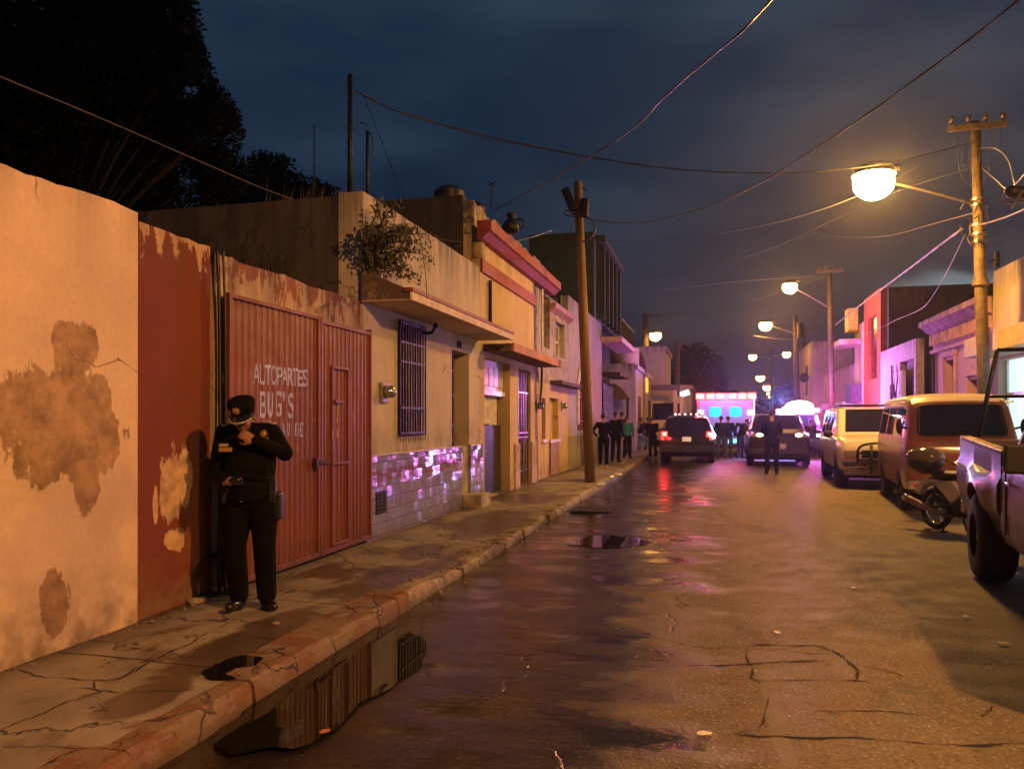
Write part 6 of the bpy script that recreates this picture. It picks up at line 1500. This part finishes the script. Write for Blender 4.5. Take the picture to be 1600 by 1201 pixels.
# ---- the policeman in front of the gate
PF = (G(372, 952, SW)+G(418, 952, SW))/2; PF.z = SW
cx_ = 394
def pj(px, py, y=0): return ((px-cx_)*.0049, y, 1.6-SW-(py-HY)*.0049)
def cophands(b, j, s):
    # his right hand (picture left) cradles a phone at the belly, his left hand is raised to the chin
    handmesh(b, j['wrl'], (.88, -.30, .02), (0, -.1, 1), 1, .45, 1.02)
    handmesh(b, j['wrr'], (-.80, -.12, .42), (-.1, .9, -.3), 1, 1.0, 1.02)
def copjacket(c, j, s):
    c.ball(Vector((-.02, -.03, 1.10)), (.185, .150, .20)); c.ball(Vector((-.01, -.01, 1.28)), (.20, .135, .14)); c.tube([(-.02, 0, 1.44), (-.02, .01, 1.35)], [.075, .12], 16)
    c.torus(Vector((-.02, -.005, 1.435)), (0, .2, 1), .068, .016, 24, 8)
    c.tube([(-.01, 0, .99), (-.01, 0, .86)], [.172, .178], 20)
    for z_ in (.97, 1.03, 1.10): c.torus(Vector((-.01, -.01, z_)), (.12, .1, 1), .158, .020, 24, 6)
    # folds at the elbows and waist
    for q in 'lr':
        for k in (.3, .5, .7, .85):
            p = j['sh'+q].lerp(j['el'+q], k); c.ball(p, (.075, .077, .020))
        c.ball(j['el'+q], .064)
J = dict(pel=(-.01, 0, .90), chest=(-.01, 0, 1.24), neck=(-.015, .0, 1.42), head=(-.045, -.085, 1.50), shl=pj(349, 686), shr=pj(424, 682), ell=pj(333, 742, .03), elr=pj(447, 708, -.03), wrl=pj(370, 752, -.26), wrr=pj(411, 687, -.21), hil=(-.10, 0, .86), hir=(.085, 0, .86), knl=(-.13, -.03, .50), knr=(.10, -.03, .50), anl=pj(371, 935, .02), anr=pj(415, 935, .02))
J['shl'] = (J['shl'][0], 0, 1.375); J['shr'] = (J['shr'][0], 0, 1.38)
T, j, Mh, s = person('policeman in black uniform and peaked cap, looking down at his phone by the red gate', PF, TH, K_BLK, K_BLK, 1.72, J, .010, None, True, 1.12, simple('black_boot', (.012, .011, .010), .28), 24, 0, None, dict(hands=cophands, jacket=copjacket, feet=dict(l=Vector((-.15, -1, 0)).normalized(), r=Vector((.62, -.8, 0)).normalized())), tw=1.12)
hc = j['head']
def hp(x, y, z): return hc+Mh @ Vector((x, y, z))
cp = MB()
rings = []
for (z, rx, ry, yo) in ((.035, .086, .104, .012), (.065, .089, .107, .010), (.085, .099, .115, .004), (.118, .103, .118, .0), (.138, .094, .106, .004), (.150, .066, .076, .006), (.155, .01, .01, .006)):
    rings.append([hp(rx*math.cos(a), yo+ry*math.sin(a), z) for a in [2*math.pi*i/28 for i in range(28)]])
cap = part('cap', MB().loft(rings), K_BLK, T, smooth=True)
vz = MB(); n = 16; top = []; bot = []
for i in range(n+1):
    a = math.pi+math.pi*i/n; top.append(hp(.088*math.cos(a), .012+.106*math.sin(a), .048)); bot.append(hp(.092*math.cos(a), .006+.165*math.sin(a), .018))
vv = top+bot+[p-Vector((0, 0, .006)) for p in top+bot]; q = 2*(n+1)
fs = [(i, i+1, n+2+i, n+1+i) for i in range(n)]+[(q+i, q+i+1, q+n+2+i, q+n+1+i) for i in range(n)]+[(n+1+i, n+2+i, q+n+2+i, q+n+1+i) for i in range(n)]
part('visor', MB().add(vv, fs), simple('patent_black', (.012, .01, .01), .12, var=0), cap, smooth=True)
M_GOLD = simple('gold_badge', (.62, .36, .10), .35, .6, var=.2); M_GOLDP = simple('pale_braid', (.42, .34, .22), .45, .2)
part('braid', MB().tube([p+Vector((0, -.004, -.004)) for p in bot[2:-2]], .0075, 6), M_GOLDP, cap, smooth=True)
def star(c, M, r, n=7, t=.006):
    pts = [(r*(1 if i % 2 == 0 else .58)*math.sin(math.pi*i/n), r*(1 if i % 2 == 0 else .58)*math.cos(math.pi*i/n)) for i in range(2*n)]
    m = MB().prism(pts, 0, -t, lambda u, v, d: Vector(c)+M @ Vector((u, d, v)))
    return m.ball(Vector(c)+M @ Vector((0, -t, 0)), (r*.36, t, r*.36), 12, 6, M)
part('badge', star(hp(0, -.116, .100), Mh, .032), M_GOLD, cap)
M0 = Matrix.Rotation(R(-8), 3, 'X')
jk = [o for o in COL.objects if o.parent == T and o.name.startswith('jacket')][0]
bs = part('badge', star(Vector((.130, -.132, 1.372)), M0, .034), M_GOLD, jk)
part('badge_tab', MB().box(.150, .163, -.134, -.128, 1.318, 1.345), M_GOLD, jk)
part('name_tape', MB().box(-.205, -.105, -.158, -.150, 1.235, 1.268, Matrix.Rotation(0, 4, 'Y')), M_GOLD, jk, bevel=.002)
part('name_tape', MB().box(-.205, -.135, -.158, -.150, 1.274, 1.296), M_GOLDP, jk, bevel=.002)
for cx2, z_ in ((-.205, 1.435), (-.165, 1.452), (.135, 1.462), (.172, 1.450)):
    part('rank_bar', MB().box(cx2-.015, cx2+.015, -.065, -.03, z_-.008, z_+.006), M_GOLDP, jk, bevel=.003)
bl = part('belt', MB().tube([(-.01, 0, .885), (-.01, 0, .935)], [.190, .190], 28), simple('duty_belt', (.010, .009, .009), .35, var=0), T, auto=40)
bl.data.transform(Matrix.Diagonal((1, .78, 1, 1)))
part('buckle', MB().box(-.035, .010, -.165, -.155, .895, .928), simple('shiny_buckle', (.8, .78, .7), .1, 1, var=0), bl, bevel=.003)
part('key_ring', MB().torus((-.03, -.168, .872), (0, 1, 0), .014, .003, 14, 5), M_CHROME, bl, smooth=True)
part('holster', MB().box(.165, .235, -.06, .05, .70, .92), M_BLACK, bl, bevel=.02)
part('radio', MB().box(.155, .205, -.10, -.05, .84, 1.00).tube([(.19, -.07, 1.0), (.195, -.07, 1.08)], .006, 6), M_BLACK, bl, bevel=.01)
part('pouch', MB().box(-.21, -.15, -.09, .02, .83, .92), M_BLACK, bl, bevel=.012)
for sx in (-1, 1):
    h_ = part('eye', MB().ball(hp(sx*.032, -.083, .012), (.012, .008, .007), 10, 6, Mh), simple('eye_white', (.5, .45, .4), .2, var=0) if 'eye_white' not in bpy.data.materials else bpy.data.materials['eye_white'], T, smooth=True)
part('moustache', MB().ball(hp(0, -.098, -.040), (.026, .008, .006), 12, 6, Mh), M_HAIR, T, smooth=True)
# boots to mid calf, bloused trousers
for q in 'lr':
    a = j['an'+q]; k = j['kn'+q]; part('boot_shaft', MB().tube([a+Vector((0, 0, -.06)), a.lerp(k, .25), a.lerp(k, .42)], [.052, .060, .066], 14), bpy.data.materials['black_boot'], T, smooth=True)
wm = T.matrix_basis if False else Matrix.Translation(PF) @ Matrix.Rotation(TH, 4, 'Z')
ph = Vector(j['wrl'])+Vector((.115, -.065, .032))
pm_ = Matrix.Translation(wm @ ph) @ Matrix.Rotation(TH+.25, 4, 'Z') @ Matrix.Rotation(R(24), 4, 'X')
T2_ = thing('mobile_phone', "black mobile phone held in the policeman's hand", 'phone', wm @ ph)
T2_.rotation_euler = pm_.to_euler(); 
part('case', MB().box(-.038, .038, -.076, .076, -.004, .004), M_BLACK, T2_, bevel=.003)
part('screen', MB().box(-.034, .034, -.070, .070, .0042, .0052), M_GLASSD, T2_)
# ---- people further down the street
def pos(px, py, z=0): v = G(px, py, z); v.z = z; return v
p = pos(943, 729, SW)
person('person with hands on hips seen from behind, just right of the wooden pole', p, math.pi+.1, K_BLK, K_BLK, 1.66, dict(ell=(-.36, .06, 1.16), elr=(.36, .06, 1.16), wrl=(-.22, -.05, 1.0), wrr=(.22, -.05, 1.0), knl=(-.10, -.02, .5), anl=(-.10, .08, .1), anr=(.11, -.06, .1)), .016, shoe=simple('pale_sole', (.3, .25, .2), .6))
p = pos(962, 722, SW)
person('person all in black standing between the man at the pole and the teal shirt', p, math.pi-.4, K_BLK, K_BLK, 1.74, {}, .02)
p = pos(980, 716, SW)
person('person in a teal shirt at the right of the pavement group', p, math.pi-.2, K_TEAL, K_BLK, 1.62, {}, .02)
p = pos(972, 712, SW)
person('taller person with raised head behind the pavement group by the barred porch', p, math.pi+.3, K_NAVY, K_BLK, 1.78, {}, .02)
p = pos(1001, 709, .0)
T, j, Mh, s = person('person in light blue jeans walking with a pale emblem on a dark top', p, math.pi/2+.6, K_NAVY, K_JEAN, 1.68, dict(knl=(-.1, -.16, .52), anl=(-.1, .02, .1), knr=(.1, -.05, .5), anr=(.1, .22, .14), elr=(.22, -.08, 1.13), wrr=(.16, -.30, 1.06)), .02)
part('shirt_emblem', MB().box(-.07, .07, .118, .135, 1.15, 1.38), simple('pale_emblem', (.6, .65, .75), .7), T, bevel=.02)
part('shirt_hem', MB().tube([(0, 0, .88), (0, 0, .93)], [.178, .172], 18), simple('white_hem', (.7, .75, .8), .7), T, smooth=True)
p = pos(1020, 716, .0)
person('person in dark clothes and jeans bending at the left side of the black patrol car', p, math.pi+.4, K_BLK, K_NAVY, 1.72, dict(chest=(0, -.10, 1.22), neck=(0, -.18, 1.42), head=(0, -.24, 1.56), wrl=(-.15, -.3, 1.1), ell=(-.25, -.1, 1.12)), .02, shoe=simple('pale_shoe', (.55, .5, .45), .6))
p = pos(1012, 706, .0)
person('person in a dark jacket just behind the one at the patrol car, left side', p, math.pi, K_MAR, K_BLK, 1.7, {}, .02)
for px, py, lb, jc, tr, J_, rz in ((1127, 717, 'person in a violet lit top behind the black patrol car, nearest its right tail light', K_NAVY, K_GREYT, dict(elr=(.28, -.06, 1.12), wrr=(.16, -.2, 1.0)), math.pi), (1138, 716, 'person in grey trousers standing in front of the ambulance doors', K_NAVY, K_GREYT, {}, math.pi-.3), (1157, 716, 'person leaning in towards the others, right of the ambulance doors', K_MAR, K_GREYT, dict(chest=(-.05, -.12, 1.20), neck=(-.08, -.22, 1.38), head=(-.08, -.32, 1.48), ell=(-.28, -.2, 1.15), wrl=(-.15, -.38, 1.05)), math.pi*.75)):
    person(lb, pos(px, py), rz, jc, tr, 1.74, J_, .02)
person('dark silhouette of a person standing in the road before the headlit patrol car', pos(1206, 741), math.pi, cloth('soot_cloth', (.006, .003, .003)), K_BLK, 1.86, dict(hil=(-.1, 0, .92), anl=(-.12, 0, .1), anr=(.13, .02, .1), ell=(-.24, -.08, 1.15), elr=(.24, -.08, 1.15), wrl=(-.12, -.2, 1.05), wrr=(.12, -.2, 1.05)), .018)
for px, d, h, lb in ((1233, 33, 1.80, 'person behind the headlit patrol car, in front of the blazing light bar'), (1250, 35, 1.72, 'person further right behind the headlit patrol car roof'), (1266, 32, 1.60, 'person in a cap near the white car, right of the light bar')):
    q = at(px, 655, d); q.z = 0
    person(lb, q, math.pi, K_MAR, K_BLK, h, {}, .022)
# ================================================================== SMALL THINGS ON THE GROUND AND WALL
q = G(330, 935, SW)
q = G(334, 932, SW); T = thing('chair', 'small black folding chair leaning behind the policeman', 'chair', Vector((q.x, q.y+.10, SW)), TH+.1)
cm = MB()
for s_ in (-1, 1): cm.tube([(s_*.17, .10, 0), (s_*.15, -.02, .50)], .012, 7).tube([(s_*.17, -.16, 0), (s_*.16, .10, .50), (s_*.16, .14, .62)], .012, 7)
cm.tube([(-.17, -.14, .04), (.17, -.14, .04)], .010, 6).tube([(-.17, .10, .06), (.17, .10, .06)], .010, 6)
part('frame', cm, M_IRON, T, smooth=True)
part('seat', MB().box(-.17, .17, -.12, .14, .30, .335), M_BLACK, T, bevel=.012); part('backrest', MB().box(-.17, .17, .12, .15, .36, .60), M_BLACK, T, bevel=.012)
part('reflective_strip', MB().box(-.165, .02, .10, .118, .41, .425), simple('white_strip', (.8, .8, .8), .3), T)
def stone(px, py, sx, sy, sz, label, c=(.32, .26, .18), z=SW, seed=1, rz=0, nm='stone', cat='stone'):
    p = G(px, py, z); m = MB().ball((0, 0, sz*.8), (sx, sy, sz), 14, 9); m.v = [v*(1+.35*mnoise.noise(v*14+Vector((seed, 0, 0)))) for v in m.v]
    m.v = [Vector((v.x, v.y, max(v.z, 0))) for v in m.v]
    me = m.mesh(nm); o = solo(nm, me, simple(nm+'%d' % seed, c, .85, bump=.6), label, cat, loc=(p.x, p.y, z)); o.rotation_euler.z = rz
stone(306, 943, .075, .05, .032, 'broken stone lying at the foot of the red wall', rz=.3)
stone(430, 975, .03, .02, .01, 'small chip of concrete on the pavement near the policeman', seed=5)
def leaf(px, py, label, c=(.45, .20, .07), r=.05, z=.012):
    p = G(px, py, z); m = MB(); n = 14; random.seed(px)
    pts = [Vector((r*(1+.3*random.random())*math.cos(2*math.pi*i/n), r*.6*(1+.4*random.random())*math.sin(2*math.pi*i/n), .006*random.random())) for i in range(n)]
    m.loft([pts, [v+Vector((0, 0, .003)) for v in pts]])
    o = solo('litter', m.mesh('litter'), simple('litter%d' % px, c, .5), label, 'litter', loc=(p.x, p.y, z)); o.rotation_euler.z = px
leaf(507, 1143, 'orange dead leaf floating near the gutter puddle', (.50, .20, .06), .028)
for px, py, lb in ((1215, 988, 'white scrap of paper on the road above the rectangular crack'), (1333, 918, 'white scrap on the road right of the big truck wheel shadow edge'), (1510, 963, 'pale scrap of litter on the road nearest the truck wheel'), (1568, 1005, 'pale scrap of litter by the right edge of the road'), (1360, 838, 'small pale scrap of litter in mid road before the motorcycle'), (1100, 1146, 'whitish scrap at the bottom of the road')):
    leaf(px, py, lb, (.75, .68, .55), .025+.01*(py > 990), .016)
g_ = G(925, 796, .0); T = thing('drain_grate', 'black iron drain grate set in the gutter before the wooden pole', 'drain', Vector((g_.x, g_.y, .012)))
dgm = MB().box(-.35, .35, -.42, .42, -.01, .002); part('pit', dgm, M_DARK, T)
dgm = MB()
for i in range(9): dgm.box(-.34+i*.08, -.30+i*.08, -.41, .41, .003, .012)
part('bars', dgm, M_IRON, T)
M_BOT = simple('clear_plastic', (.75, .72, .8), .05, .3, var=0)
for px, py, lb, an in ((937, 762, 'crushed clear plastic bottle on the kerb by the wooden pole', .4), (955, 750, 'clear plastic bottle lying on the kerb beyond the drain grate', 1.2), (966, 746, 'small clear cup on the kerb beside the farther bottle', .2)):
    p = G(px, py, .10); M_ = Matrix.Rotation(an, 4, 'Z') @ Matrix.Rotation(R(88), 4, 'Y'); m = MB()
    rr = [(.0, .02), (.01, .045), (.06, .05), (.08, .04), (.13, .05), (.17, .035), (.20, .014), (.22, .014)]
    m.loft([[M_ @ Vector((r_*math.cos(2*math.pi*i/14), r_*math.sin(2*math.pi*i/14), h_-.1)) for i in range(14)] for h_, r_ in rr])
    solo('bottle', m.mesh('bottle', True), M_BOT, lb, 'bottle', 'plastic litter on the kerb', loc=(p.x, p.y, .17))

# ================================================================== THIN HAZE ADDED FOR GLOW ROUND THE LAMPS
hz = MB().box(-60, 70, -12, 190, -1.2, 26)
N = Nt('glow_haze'); N.t.nodes.remove(N.b); pv = N.n('ShaderNodeVolumePrincipled'); pv.inputs['Density'].default_value = .0008; pv.inputs['Color'].default_value = (.85, .85, .88, 1); pv.inputs['Anisotropy'].default_value = .86
N.L(pv.outputs[0], N.out.inputs['Volume'])
solo('haze', hz, N.m, kind='stuff', loc=(0, 0, 0))
